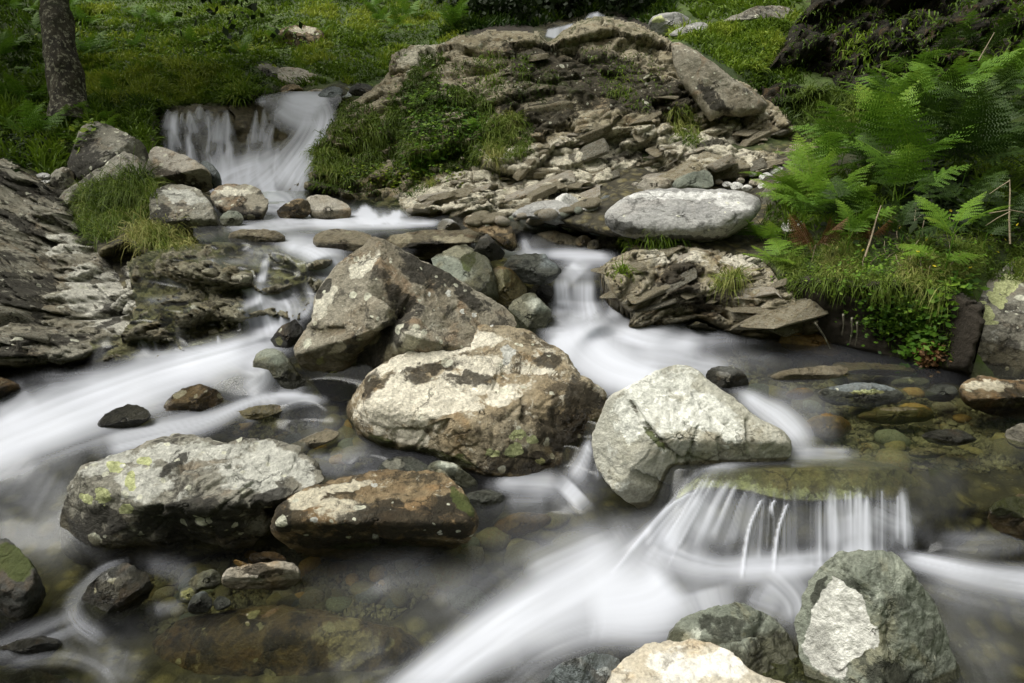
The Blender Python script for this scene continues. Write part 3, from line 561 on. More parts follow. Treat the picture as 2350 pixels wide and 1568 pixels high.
ST = [
 # upper pool
 ([(600,455,40),(650,470,35),(640,505,25)], .8), ([(520,526,6),(600,522,10),(700,510,14),(800,514,10),(900,519,8),(1010,514,7)], .85, .5), ([(540,524,14),(700,515,18),(900,512,12),(1000,514,8)], .35, .6), ([(720,498,8),(745,512,14),(800,516,10)], .6),
 ([(700,500,25),(850,505,24),(960,508,18)], .6),
 ([(620,545,20),(720,560,26),(850,550,20)], .35), ([(640,560,14),(710,575,24),(755,603,34),(770,640,24)], .95, .25), ([(560,575,12),(640,590,16)], .35),
 # thin films over the left ledge
 ([(612,596,9),(604,625,11),(598,650,12)], .75, .2, .3, 1.2), ([(541,640,6),(560,662,9),(585,680,14)], .8, .2, .3, 1.2), ([(480,598,7),(488,606,8)], .5, .1), 
 ([(590,650,14),(600,690,32),(618,730,44),(632,775,48)], .98, .35), ([(640,660,18),(668,700,26),(672,740,26)], .7, .6), ([(570,690,16),(560,740,18)], .35, .6),
 ([(700,650,10),(715,690,12),(690,735,14)], .45, .5), ([(320,775,10),(335,800,13),(325,815,14)], .6, .5), ([(352,775,5),(360,805,6)], .4, .3), ([(500,768,3),(502,790,3)], .5, .2),
 ([(420,720,8),(470,700,7),(540,690,8)], .35, .6), ([(380,640,10),(460,655,10),(560,650,10)], .25, .6), ([(450,610,8),(540,600,10),(620,610,9)], .28, .6), ([(330,690,8),(430,680,8)], .22, .6),
 ([(300,820,14),(420,812,10),(560,790,10)], .35, .5),
 # white run to the left
 ([(655,770,34),(580,802,38),(460,842,46),(320,885,54),(170,942,60),(10,1005,60),(-180,1080,80)], 1.0, .2, .3, 1.6), ([(500,900,40),(300,960,44),(120,1020,44),(-100,1090,50)], .42, .6),
 ([(560,905,26),(600,870,30),(560,840,30)], .75, .3), ([(80,910,54),(0,960,50)], .35, .6), ([(90,880,26),(250,866,20)], .25, .7),
 ([(745,920,8),(640,916,12),(560,935,14),(480,968,20),(360,1000,26),(240,1030,26)], .8, .35), ([(740,925,5),(660,935,8),(560,965,12)], .35, .4),
 ([(60,1010,50),(0,1060,50),(-100,1120,60)], .3, .6), ([(120,1080,70),(60,1180,80)], .18, .6), ([(200,1180,60),(70,1280,60)], .12, .5),
 ([(640,880,26),(700,905,16)], .35, .4), ([(700,1040,40),(800,1060,36),(860,1045,30)], .28, .5), ([(700,985,60),(800,1000,40)], .12, .5),
 # right channel
 ([(1122,535,9),(1145,558,13),(1170,585,18)], .95, .3), ([(1200,545,8),(1210,580,12)], .5, .3), ([(1170,588,10),(1240,582,10),(1330,584,12),(1400,588,10)], .8, .2), ([(1290,600,24),(1350,605,30),(1420,605,24)], .45, .4),
 ([(1200,560,20),(1320,565,16)], .2, .3),
 ([(1286,636,20),(1290,680,22),(1296,722,30)], .95, .45, .4, 1.2), ([(1340,640,32),(1340,690,32),(1348,735,44)], .95, .45, .4, 1.2), ([(1385,636,12),(1390,668,14)], .8, .5, .3, 1.2), ([(1300,610,26),(1330,640,40)], .75, .3),
 ([(1400,690,40),(1440,712,44),(1480,730,36)], .85, .35), ([(1310,720,50),(1330,780,62),(1380,830,58),(1450,862,44),(1540,878,24)], 1.0, .12, .4, 1.6), ([(1400,740,60),(1500,775,44),(1620,790,22)], .85, .3),
 ([(1270,770,30),(1320,830,40)], .8, .2), ([(1450,820,60),(1580,838,34),(1680,850,24)], .75, .35), ([(1420,870,40),(1500,890,28)], .45, .4), ([(1600,800,50),(1800,800,30)], .18, .5), ([(1700,770,14),(1560,770,20)], .3, .5),
 ([(1690,895,14),(1740,930,24),(1790,965,30),(1830,1005,28),(1845,1032,22)], .85, .25), ([(1760,920,40),(1850,960,50),(1880,1020,30)], .3, .5), ([(1620,1085,10),(1680,1062,12),(1760,1048,14),(1850,1042,18),(1960,1040,14)], .5, .5), ([(1560,1130,12),(1620,1085,14),(1700,1070,14)], .3, .6),
 ([(1355,1005,8),(1345,1040,15),(1330,1075,20),(1310,1100,26)], .75, .35), ([(1375,1060,12),(1380,1100,20)], .35, .6), ([(1130,1115,16),(1200,1108,22),(1290,1110,30)], .7, .3), ([(1330,1120,40),(1300,1150,34)], .85, .2), ([(1160,1150,30),(1260,1150,34)], .35, .4),
 # big foreground run
 ([(1480,1235,60),(1420,1290,70),(1330,1350,70),(1200,1420,66),(1080,1500,60),(960,1590,56),(850,1680,60)], .97, .14, .3, 1.6), ([(1560,1330,80),(1480,1380,76),(1340,1400,60)], .95, .12, .3, 1.6), ([(1400,1230,50),(1300,1270,50),(1200,1320,50)], .55, .5), ([(1600,1400,60),(1500,1430,44),(1350,1440,40),(1200,1500,34)], .6, .4),
 ([(1550,1460,40),(1400,1470,40),(1250,1520,40),(1150,1600,40)], .3, .6), ([(1620,1350,60),(1640,1420,50)], .6, .3), ([(1760,1320,60),(1820,1380,50),(1830,1440,40)], .7, .3), ([(1660,1310,40),(1800,1300,30),(1950,1290,26),(2050,1285,22)], .6, .3), ([(1700,1400,60),(1780,1430,50)], .35, .5),
 ([(2060,1275,16),(2160,1300,24),(2280,1325,30),(2450,1345,36)], .8, .25), ([(2120,1330,30),(2250,1370,40),(2400,1400,40)], .25, .5), ([(2150,1240,26),(2250,1245,30),(2380,1235,20)], .3, .4), ([(2150,1400,50),(2250,1500,60),(2300,1600,60)], .16, .5),
 ([(1200,1250,50),(1100,1330,50),(1000,1400,50)], .2, .6), ([(1000,1280,60),(850,1330,60)], .10, .6), ([(900,1500,60),(760,1560,60)], .16, .6),
 # lower left curls
 ([(290,1285,7),(240,1305,10),(195,1345,15),(165,1385,20),(180,1430,22),(240,1470,26)], .36, .6), ([(330,1290,20),(420,1310,26),(400,1350,20)], .2, .4), ([(180,1420,40),(60,1470,34),(-40,1510,26)], .25, .6), ([(20,1530,14),(80,1505,18),(160,1502,20),(230,1530,24),(280,1590,30)], .22, .6),
 ([(350,1395,16),(420,1385,12)], .25, .4), ([(280,1480,50),(260,1560,50)], .18, .5), ([(-60,1180,60),(30,1220,60)], .1, .5),
]
# strands of the fan over the slab
for i in range(74):
    u0 = 1545 + (2170 - 1545) * ((i + rs.random()) / 86.); lip = float(lipf(u0)); k = max(0, (1780 - u0) / 240.)
    ub = u0 - k * 150 * (.8 + .3 * rs.random()) + max(0, (u0 - 2050) / 120.) * 22; vb = lip + (105 + 70 * rs.random()) * (1 if u0 < 2050 else .75) * (1.1 if k > .4 else 1)
    gap = 1720 < u0 < 1880
    I = rs.uniform(.03, .6) * (.45 if gap else 1) * (1.25 if u0 > 1900 or u0 < 1640 else 1); w = rs.choice([3, 5, 9, 16]) * rs.uniform(.7, 1.3); I = I if 1720 < u0 < 1880 else max(I, .22)
    j_ = rs.uniform(-30, 6); ST.append(([(u0 + k * 6, lip + j_, w * .6), (u0 - (u0 - ub) * .35, lip + (vb - lip) * .3, w), (ub, vb, w * 1.5)], min(I, .8), .3, .2, 1.3))
for u0, v0, u1, v1 in ((1748,1150,1702,1330),(1808,1158,1775,1320),(1780,1150,1772,1185)):
    ST.append(([(u0, v0, 3), ((u0 * .45 + u1 * .55) - 4, v0 + (v1 - v0) * .4, 4.5), (u1, v1, 5)], .95, .1, .3, 1.1))
ST.append(([(1900,1148,8),(1912,1200,12),(1918,1270,14)], .55, .4)); ST.append(([(2000,1170,40),(2060,1200,40),(2110,1215,26)], .5, .5)); ST.append(([(1610,1130,20),(1560,1190,26),(1510,1260,30)], .75, .4))
ST.append(([(1640,1160,30),(1600,1230,36)], .35, .5)); ST.append(([(1960,1180,36),(1970,1240,40)], .4, .5)); ST.append(([(1500,1260,40),(1600,1300,30),(1720,1310,24),(1900,1295,22)], .6, .3))

wu = np.concatenate([np.arange(-900, -40, 40), np.arange(-40, 2400, 4), np.arange(2400, 2901, 40)])
wv = np.concatenate([np.arange(428, 1600, 4), np.arange(1600, 2301, 40)])
WU, WV = np.meshgrid(wu.astype(float), wv.astype(float))
Tw = twater(WU, WV); g_ = Tw + .0006 * WV                     # falling water always leans forward, never undercuts itself
Tw = np.maximum.accumulate(g_[::-1], 0)[::-1] - .0006 * WV
for _ in range(6): Tw[:, 1:-1] = .25 * Tw[:, :-2] + .5 * Tw[:, 1:-1] + .25 * Tw[:, 2:]
MK = np.clip((1 - smst(480, 620, WU)) * smst(800, 840, WV) + smst(2130, 2165, WU) * smst(1040, 1070, WV) * (1 - smst(1330, 1380, WV)) + .6 * smst(1290, 1400, WV), 0, 1)
for _ in range(140):
    B_ = Tw.copy(); B_[1:-1, 1:-1] = (Tw[:-2, 1:-1] + Tw[2:, 1:-1] + Tw[1:-1, :-2] + Tw[1:-1, 2:]) / 4; Tw = Tw + (B_ - Tw) * MK
def tw_grid(u, v):
    i = np.clip(np.searchsorted(wu, u) - 1, 0, len(wu) - 2); j = np.clip(np.searchsorted(wv, v) - 1, 0, len(wv) - 2)
    a = np.clip((u - wu[i]) / (wu[i + 1] - wu[i]), 0, 1); b_ = np.clip((v - wv[j]) / (wv[j + 1] - wv[j]), 0, 1)
    return (Tw[j, i] * (1 - a) + Tw[j, i + 1] * a) * (1 - b_) + (Tw[j + 1, i] * (1 - a) + Tw[j + 1, i + 1] * a) * b_
SLB = [(1512,1240),(1525,1180),(1556,1122),(1608,1080),(1680,1056),(1760,1046),(1950,1046),(2060,1066),(2130,1110),(2155,1180),(2120,1235),(2050,1262),(1900,1285),(1600,1285),(1540,1268)]
def t_slab(U, V):
    lip = lipf(U); x = smst(0, 20, V - lip)
    return tw_grid(U, np.minimum(V, lip)) + .055 + .30 * x + .10 * smst(2040, 2150, U)
slab = relief('submerged_slab', SLB, t_slab, M['slab'], 4, lambda W, U, V: .012 * fbm(W * 7, 4, 61) + .004 * fbm(W * 40, 2, 3), 14, .15, 'broad flat-topped slab under the fan of falling water at the right', 'rock', seed=10, jag=3,
    attrs={'stain_shade': lambda U, V: smst(0, 10, V - lipf(U)), 'wet': lambda U, V: .1 + .9 * smst(0, 14, V - lipf(U)), 'pale': lambda U, V: .8 * (1 - smst(-5, 5, V - lipf(U))) * smst(-60, -10, V - lipf(U)) * (1 - smst(1950, 2050, U))})

Pw = pt(WU, WV, Tw)
FO = foam_field(WU, WV, ST)
MILK = blobs([(1700,840,500,70),(2000,1120,200,90),(1500,1250,500,180),(300,950,500,120),(750,530,350,50),(1300,590,200,30),(850,1060,160,40),(1050,1400,300,160),(60,1200,150,120),(2200,1450,250,150)])(WU, WV)
milk = .01 + .06 * MILK + .04 * fbm(np.stack([WU / 300, WV / 60, WU * 0], -1), 3, 71)
FO = 1 - (1 - FO) * (1 - np.clip(milk, 0, 1))
FO = 1 - (1 - FO ** 1.25) * (1 - .85 * blobs([(835,492,30,20),(905,497,22,14),(870,508,60,10),(1420,560,1,1)])(WU, WV) ** 1.5)
Pw[..., 2] += .012 * fbm(Pw * np.array([1.2, 1.2, 0]), 2, 72) + .016 * FO * smst(700, 900, WV)
q = grid_quads(*WU.shape); keep = (polydist(WU, WV, CH) > -30) | inpoly(WU, WV, LED)
keep = keep.ravel(); q = q[keep[q].all(1)]
use = np.unique(q); mp_ = np.zeros(WU.size, int); mp_[use] = np.arange(len(use))
water = mesh_np('water', Pw.reshape(-1, 3)[use], mp_[q], mat=M['water'], attrs={'foam': FO.ravel()[use]})
tag(water, 'clear stream water with silky white runs between the boulders', kind='structure')

# main waterfall: a sheet over the rock steps
FST = [([(760,222,20),(700,226,30),(660,222,34)], .8, .3), ([(640,232,30),(690,250,44),(735,262,30)], .9, .3), ([(735,240,18),(745,262,20),(740,300,22),(716,345,28),(682,392,38),(650,445,48)], 1.0, .35, .3, 1.5, 9.), ([(712,262,22),(700,300,20),(668,348,24),(622,402,30),(572,440,32)], .6, .7, .2, 1.4, 9.), ([(640,440,60),(600,452,50)], .8, .3),
       ([(625,285,6),(615,320,9),(612,345,11)], .4, .5), ([(640,360,16),(600,390,22),(560,425,30)], .4, .8, .3, 1.3, 8.), ([(600,370,20),(520,400,26),(480,440,26)], .75, .5), ([(640,345,20),(590,375,22),(540,400,24)], .5, .6),
       ([(500,440,30),(560,430,30),(600,410,26)], .6, .5), ([(612,228,14),(590,232,8)], .4), ([(385,268,16),(388,330,20),(392,380,24)], .14, .9), ([(435,270,18),(450,340,26),(470,400,30)], .16, .9), ([(505,270,24),(505,340,34),(510,410,40)], .24, .9), ([(580,330,30),(560,390,36),(540,430,36)], .2, .9), ([(470,390,30),(500,430,34)], .5, .6)]
for i in range(46):
    a = rs.random(); u0 = rs.choice([rs.uniform(370, 450), rs.uniform(475, 530), rs.uniform(560, 640)]); v0 = rs.uniform(252, 270) if a < .5 else rs.uniform(300, 380); L_ = rs.uniform(30, 90); w = rs.uniform(2.5, 8)
    FST.append(([(u0, v0, w * .6), (u0 + rs.uniform(-6, 6), v0 + L_ * .5, w), (u0 + rs.uniform(-9, 9), v0 + L_, w * 1.6)], rs.uniform(.15, .45), .4, .0, 1.8))
for u0, v0, u1, v1 in ((385,256,384,300),(400,258,398,300),(435,258,450,310),(458,245,458,278),(500,270,490,330),(520,258,505,330),(508,330,490,400),(530,330,530,410),(390,300,395,370),(430,310,440,380),(480,380,480,430),(540,380,545,430),(600,290,602,330)):
    FST.append(([(u0, v0, 5), ((u0 + u1) / 2, (v0 + v1) / 2, 9), (u1, v1, 16)], .5, .5, .0, 1.8))
U, V = np.meshgrid(np.arange(352, 812, 2.), np.arange(210, 476, 2.))
F2 = foam_field(U, V, FST); tws = _twf(U, V) - .02 - .06 * F2 + .03 * fbm(np.stack([U / 40, V / 60, U * 0], -1), 3, 5)
d = polydist(U, V, WFP[:-1] + [(358, 345)]); F2 = F2 ** 1.05 * smst(-14, 6, d)
base_mix = smst(435, 470, V); tws = tws + (twater(U, np.maximum(V, 440)) - .02 - tws) * base_mix
q = grid_quads(*U.shape); k = ((d > -16) & (F2 > .02)).ravel(); q = q[k[q].all(1)]; use = np.unique(q); m_ = np.zeros(U.size, int); m_[use] = np.arange(len(use))
wf = mesh_np('waterfall', pt(U, V, tws).reshape(-1, 3)[use], m_[q], mat=M['water'], attrs={'foam': F2.ravel()[use]})
tag(wf, 'silky white waterfall spreading over dark rock steps at the upper left', kind='structure')
# glimpses of the stream higher up
def bit(poly, t0, t1):
    P = np.array(poly, float); U, V = np.meshgrid(np.linspace(P[:, 0].min(), P[:, 0].max(), 30), np.linspace(P[:, 1].min(), P[:, 1].max(), 30)); d = polydist(U, V, poly)
    T = t1 + (t0 - t1) * (V - V.min()) / (V.max() - V.min()); q = grid_quads(30, 30); k = (d > -1).ravel(); q = q[k[q].all(1)]; use = np.unique(q); m_ = np.zeros(U.size, int); m_[use] = np.arange(len(use))
    f = .75 * smst(-1, 6, d) * (.6 + .5 * fbm(np.stack([U / 12, V / 40, U * 0], -1), 2, 3))
    o = mesh_np('upper_stream', pt(U, V, T).reshape(-1, 3)[use], m_[q], mat=M['water'], attrs={'foam': np.clip(f, 0, 1).ravel()[use]}); return o
tag(bit([(1248,85),(1255,66),(1290,58),(1325,50),(1300,75),(1275,92)], 8.0, 9.5), 'white stream water higher up, glimpsed behind the gap in the rocky knoll', kind='structure')
tag(bit([(1340,45),(1352,30),(1372,26),(1390,36),(1375,46)], 9.0, 10.5), 'small white water glimpse above the rocky knoll', kind='structure')
tag(bit([(745,212),(770,198),(800,196),(820,205),(806,222),(775,226)], 6.95, 7.4), 'water slipping between stones above the waterfall', kind='structure')

# ---------------------------------------------------------------- boulders and stones
def chaikin(P, n=1):
    P = np.array(P, float)
    for _ in range(n):
        Q = np.roll(P, -1, 0); P = np.stack([P * .75 + Q * .25, P * .25 + Q * .75], 1).reshape(-1, 2)
    return P
def resample(P, n):
    Q = np.vstack([P, P[:1]]); L = np.concatenate([[0], np.cumsum(np.hypot(*np.diff(Q, axis=0).T))]); s = np.linspace(0, L[-1], n, endpoint=False)
    return np.stack([np.interp(s, L, Q[:, 0]), np.interp(s, L, Q[:, 1])], 1), L[-1]
def surf_t(u, v):
    tt = float(tterr0(np.array([u]), np.array([v]))[0][0])
    if v > 430 and polydist(np.array([u]), np.array([v]), CH)[0] > 0: return float(twater(np.array([u]), np.array([v]))[0])
    return tt
ROCKS = []
def rock(label, poly, mat, t=None, base=None, thick=.9, p=2.4, planes=(), nf=3, amp=.06, amp2=.02, rnd=1, seed=None, name='boulder', cat='boulder', bed=None, cen=None, moss=None, pale=None, stain_shade=None, lich=None, white=None, group=None, wetm=.09, hole=None, push=0., notch=None, k=.07):
    seed = len(ROCKS) * 13 + 5 if seed is None else seed
    r_ = np.random.default_rng(seed)
    P = chaikin(poly, rnd); umin, vmin = P.min(0); umax, vmax = P.max(0); rx, ry = (umax - umin) / 2, (vmax - vmin) / 2
    per = resample(P, 8)[1]; n = int(np.clip(per / 5.2, 28, 460)); B, _ = resample(P, n)
    c = np.array(cen, float) if cen else np.array([(umin + umax) / 2, (vmin + vmax) / 2 + ry * .05]) * .5 + B.mean(0) * .5
    vb = base if base is not None else vmax - .18 * ry
    inv = 0
    if t is None:
        ts = surf_t(c[0], min(vb, 1560 + 0 * vb) if vb < 1560 else vb)
    else: ts = t
    T = thick * (rx + ry) / 2 * ts / F
    mrg = max(8, int(n / 4.2))
    fr = np.sin(np.linspace(0, math.pi / 2, mrg + 1))[1:]; bk = np.sin(np.linspace(math.pi / 2, .15, max(5, mrg // 3)))[1:]
    S = np.concatenate([fr, bk]); side = np.concatenate([np.ones(len(fr)), -np.ones(len(bk))])
    D = B - c
    X = D[None, :, 0] * S[:, None]; Y = D[None, :, 1] * S[:, None]
    f = (1 - np.clip(S, 0, 1) ** p) ** (1 / p); f = np.broadcast_to(f[:, None], X.shape).copy()
    xn, yn = X / rx, -Y / ry
    PL = [tuple(x) for x in planes]
    for _ in range(nf):
        a = r_.uniform(0, 6.28); mg = r_.uniform(.5, 1.25); PL.append((mg * math.cos(a), mg * math.sin(a), r_.uniform(.62, .95)))
    for ax, ay, dd in PL:
        g = dd - ax * xn - ay * yn; h = np.clip(.5 + .5 * (g - f) / k, 0, 1)
        f = np.where(side[:, None] > 0, g * (1 - h) + f * h - k * h * (1 - h), f)
    f = np.maximum(f, -.9 + 0 * f)
    rim = np.minimum(f[len(fr) - 1], 0)[None]
    f = np.where(side[:, None] > 0, f, rim - f * .9)
    if base is not None:
        kk = np.argmin(np.abs((c[1] + Y) - min(base, vmax - .02 * ry)) * 1. + np.abs(X) * .6 + 1e6 * (side[:, None] < 0)); fb = float(np.clip(f.ravel()[kk], 0.0, 1)); fb = max(fb, .12)
    tc = ts + ((fb if base is not None else .5) * T if t is None else .4 * T) + push
    dep = f * T
    U = c[0] + X; V = c[1] + Y
    W = pt(U, V, tc - dep); O = pt(c[0], c[1], tc)
    sz = (rx + ry) / 2 * tc / F
    dirv = np.stack([xn * S[:, None], (-(f)) * .8, yn * .9], -1)
    dirv = xn[..., None] * RT + yn[..., None] * UP - f[..., None] * FW; dirv /= np.linalg.norm(dirv, axis=-1, keepdims=True) + 1e-9
    Q = (W - O) + seed * 3.1
    disp = sz * (amp * fbm(Q / sz * 1.6, 4, seed) * 1.5 + amp2 * fbm(Q / sz * 7, 4, seed + 1) * 1.6) + .004 * fbm(Q * 45, 3, seed + 2)
    w1, w2, _ = worley(Q / sz * 1.3 + .3 * fbm(Q / sz * 3, 2, seed)[..., None], seed + 4)
    disp -= sz * .02 * amp / .06 * (1 - smst(0, .07, w2 - w1))
    k1, g1 = blocks(Q / sz, (1.5, 1.5, 2.2), seed + 9, .4); disp += sz * amp * (.30 * k1 - .22 * g1)
    if bed:
        o, g = strata(Q, bed[0], bed[1], bed[2], bed[3], seed + 7); disp += bed[4] * (o * .6 - g)
    if notch is not None:
        for seg in notch:
            (x1, y1, x2, y2, wd, dp) = seg; dd_, _s = segdist(U, V, (x1, y1), (x2, y2)); dd_ = dd_ + 6 * fbm(np.stack([U / 20, V / 20, U * 0], -1), 2, 4)
            disp -= np.where(side[:, None] > 0, dp * np.exp(-(dd_ / wd) ** 2), 0)
    W = W + disp[..., None] * dirv
    Wc = pt(c[0], c[1], tc - min([1.] + [dd for _, _, dd in PL]) * T)[None] + (disp[0].mean() * -FW)[None]
    Wb = pt(c[0], c[1], tc + .9 * T)[None]
    nr = len(S); V3 = np.concatenate([W.reshape(-1, 3), Wc, Wb]); q = grid_quads(nr, n, True)
    i = np.arange(n); t1 = np.stack([np.full(n, nr * n), i, (i + 1) % n], 1); t2 = np.stack([np.full(n, nr * n + 1), (nr - 1) * n + (i + 1) % n, (nr - 1) * n + i], 1)
    A = {}
    pu, pv, _t = project(V3)
    zz = V3[:, 2]; frontm = np.concatenate([np.broadcast_to(side[:, None] > 0, X.shape).ravel(), [True, False]])
    if vmax > 430 and polydist(np.array([c[0]]), np.array([min(vb, 1560)]), CH)[0] > -10:
        zwl = zwater(pu, np.maximum(pv, 440)); A['wet'] = 1 - smst(0, wetm, zz - zwl - .012)
    else: A['wet'] = np.zeros(len(V3))
    for k_, b_ in (('moss', moss), ('pale', pale), ('stain_shade', stain_shade), ('lichen_patch', lich), ('white_patch', white)):
        if b_: A[k_] = blobs(b_)(pu, pv) * frontm
    o = mesh_np(name, V3, q[:, ::-1], np.concatenate([t1, t2])[:, ::-1] if False else np.concatenate([t1, t2]), M[mat], attrs=A, origin=O)
    tag(o, label, cat, group); ROCKS.append(o)
    return o

# --- the big centre group
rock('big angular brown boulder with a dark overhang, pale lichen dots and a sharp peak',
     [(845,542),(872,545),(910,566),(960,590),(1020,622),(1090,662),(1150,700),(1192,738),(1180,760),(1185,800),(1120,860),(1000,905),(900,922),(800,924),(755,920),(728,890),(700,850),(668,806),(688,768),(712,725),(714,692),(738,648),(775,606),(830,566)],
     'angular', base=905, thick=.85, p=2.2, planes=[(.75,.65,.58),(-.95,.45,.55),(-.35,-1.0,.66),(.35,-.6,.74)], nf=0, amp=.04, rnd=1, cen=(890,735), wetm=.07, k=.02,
     notch=[(872,655,930,700,16,.17),(935,700,870,790,20,.11),(860,790,800,880,22,.07),(700,765,770,760,10,.05),(1090,700,1105,760,5,.02)], stain_shade=[(920,690,60,26,35),(880,790,110,28,-52),(840,860,60,30,-40),(985,620,90,36,30),(1075,680,70,22,40),(740,660,30,22,-50),(760,890,40,30)], pale=[(835,610,46,16,-40),(930,790,60,34,-40),(745,690,24,50,25),(900,840,44,18,-25),(770,800,25,12,-40)], lich=[(765,865,24,12),(735,830,10,8)], moss=[(800,905,50,20)], white=[(1028,673,6,8),(1087,722,6,7),(1127,750,5,5),(985,675,4,5),(1170,772,8,5),(1060,715,5,6)])  # dark blobs along the notches paint in the shadow under the overhang
rock('large rounded boulder with a white lichen disc, cream top and brown lower side',
     [(803,945),(808,912),(828,876),(850,848),(890,824),(935,806),(990,786),(1048,766),(1110,760),(1140,762),(1180,756),(1225,762),(1265,788),(1300,822),(1322,858),(1350,872),(1392,905),(1402,935),(1385,975),(1352,1020),(1335,1075),(1330,1105),(1240,1130),(1120,1115),(1040,1080),(960,1052),(885,1040),(838,1010),(812,975)],
     'bigtan', base=1088, thick=.85, p=2.6, planes=[(.1,1.0,.62),(.8,.1,.80),(-.35,-.3,.88)], nf=0, amp=.06, rnd=2, k=.14, wetm=.05, notch=[(1165,838,1240,843,7,.03),(1240,843,1330,868,7,.035),(1205,920,1200,960,8,.03),(1045,930,1010,990,8,.02)],
     pale=[(930,830,120,22,-14),(1060,790,110,20,-8),(900,930,90,60,-30),(1010,900,120,50,-10),(1150,900,60,30),(1100,840,80,26),(930,1000,60,26,20),(1230,850,60,10,4)], stain_shade=[(990,845,70,14,-8),(1080,870,60,18),(850,880,18,40,20),(1290,1010,70,50),(1200,1060,110,40,5),(1330,930,40,60),(1260,830,40,16,20),(960,870,40,14)], white=[(1164,808,19,16),(1162,832,13,8)], lich=[(1190,1000,22,12),(1180,1035,26,14),(1220,1010,12,10),(1130,1040,14,10),(1240,1060,12,8)], moss=[(1000,1050,100,26,15),(880,1020,50,20,20)])
rock('whitish cracked boulder with grey-green flanks and a tan underside, right of the centre boulder',
     [(1360,1050),(1357,1010),(1376,955),(1398,912),(1430,893),(1470,870),(1512,845),(1555,832),(1598,842),(1628,872),(1660,895),(1700,920),(1735,958),(1778,976),(1804,994),(1820,1020),(1812,1052),(1770,1085),(1700,1110),(1630,1150),(1570,1190),(1525,1205),(1495,1185),(1420,1132),(1378,1092)],
     'white', t=2.30, thick=.85, p=2.5, planes=[(.25,.75,.60),(-.85,.0,.78),(.2,-.85,.68)], nf=0, amp=.028, amp2=.01, rnd=1, cen=(1560,1000), wetm=.03,
     notch=[(1450,925,1490,985,4,.03),(1490,985,1560,1055,5,.035),(1560,1055,1630,1062,5,.02),(1590,900,1640,960,4,.02),(1640,960,1700,990,5,.025),(1722,965,1726,1022,7,.05),(1600,980,1570,1120,4,.02),(1455,1095,1500,1105,8,.05),(1500,1105,1560,1140,6,.04),(1655,1005,1660,1060,6,.02)],
     pale=[(1530,890,110,40,-20),(1640,950,90,36,35),(1450,960,60,40),(1560,960,90,40)], stain_shade=[(1455,935,5,26,-30),(1726,1000,9,20),(1520,1015,5,50,-45)], moss=[(1500,1005,8,46,-42)])
# --- foreground
rock('long pale grey boulder crusted with yellow and white lichen, lower left above the clear pool',
     [(132,1210),(145,1160),(160,1112),(195,1085),(215,1068),(262,1048),(305,1028),(345,1015),(392,1004),(440,1003),(478,1012),(512,1016),(545,1008),(590,1006),(640,1009),(690,1040),(722,1064),(745,1085),(752,1102),(720,1118),(680,1140),(640,1180),(615,1225),(560,1262),(420,1290),(260,1312),(180,1305),(140,1265)],
     'grey', base=1262, thick=.85, p=2.4, planes=[(.1,1.0,.58),(.15,-1.0,.62),(-.95,-.1,.84)], nf=0, amp=.09, rnd=2, k=.2, wetm=.05, notch=[(440,1060,350,1110,8,.035),(370,1130,360,1180,8,.02),(520,1125,440,1140,10,.02),(660,1190,560,1140,10,.02)],
     pale=[(430,1040,180,24,-3),(620,1060,110,40,15),(330,1110,60,50),(250,1065,80,16,-25),(560,1100,90,26,20)], stain_shade=[(460,1195,170,60,-8),(230,1210,90,70),(620,1150,60,26,-30),(400,1065,50,14,-35)], lich=[(239,1134,25,20),(198,1146,20,15),(265,1073,22,14,-20),(330,1058,17,12),(300,1105,12,24),(291,1170,14,14)], white=[(283,1141,5,5),(280,1070,6,5)])
rock('brown rounded boulder with an orange-tan top, beside the long pale lichened one',
     [(622,1205),(628,1180),(645,1155),(672,1138),(682,1125),(735,1112),(790,1098),(850,1086),(900,1084),(960,1083),(1000,1085),(1032,1098),(1060,1125),(1088,1162),(1103,1190),(1100,1215),(1068,1248),(1010,1275),(880,1292),(720,1285),(645,1262)],
     'brown', base=1262, thick=.9, p=2.6, planes=[(.05,1.0,.60),(.0,-1.1,.70)], nf=0, amp=.06, rnd=2, k=.2, wetm=.07,
     pale=[(700,1145,50,20,-20),(780,1120,90,12,-10),(780,1170,70,30)], stain_shade=[(900,1200,160,50),(1040,1190,50,50),(650,1180,24,40),(760,1240,120,20)], white=[(1010,1222,5,5),(860,1113,10,5),(861,1233,10,8),(720,1195,8,8)], moss=[(1060,1150,20,40,-40),(870,1255,120,10)])
rock('tall steep boulder with a large white patch on its left face, bottom right',
     [(1824,1440),(1832,1400),(1848,1360),(1862,1322),(1900,1282),(1930,1267),(1956,1266),(1990,1273),(2025,1268),(2052,1270),(2080,1295),(2108,1335),(2140,1385),(2168,1440),(2190,1490),(2212,1540),(2230,1620),(2200,1720),(1990,1740),(1900,1680),(1862,1600),(1845,1510)],
     'green', base=1640, thick=.8, p=2.4, planes=[(-.8,.25,.66),(.75,.25,.74),(.0,.9,.80)], nf=0, amp=.05, rnd=1, cen=(2010,1450), wetm=.04, notch=[(1935,1300,1975,1345,5,.02),(1975,1345,2010,1365,7,.035),(2090,1350,2095,1390,5,.015)],
     white=[[(1911,1324),(1983,1364),(1990,1411),(2015,1447),(2015,1486),(1986,1497),(1947,1519),(1936,1558),(1896,1555),(1860,1519),(1839,1483),(1857,1436),(1871,1382)]], stain_shade=[(2060,1560,90,50,10),(1880,1350,14,40,25),(2110,1600,90,50)])
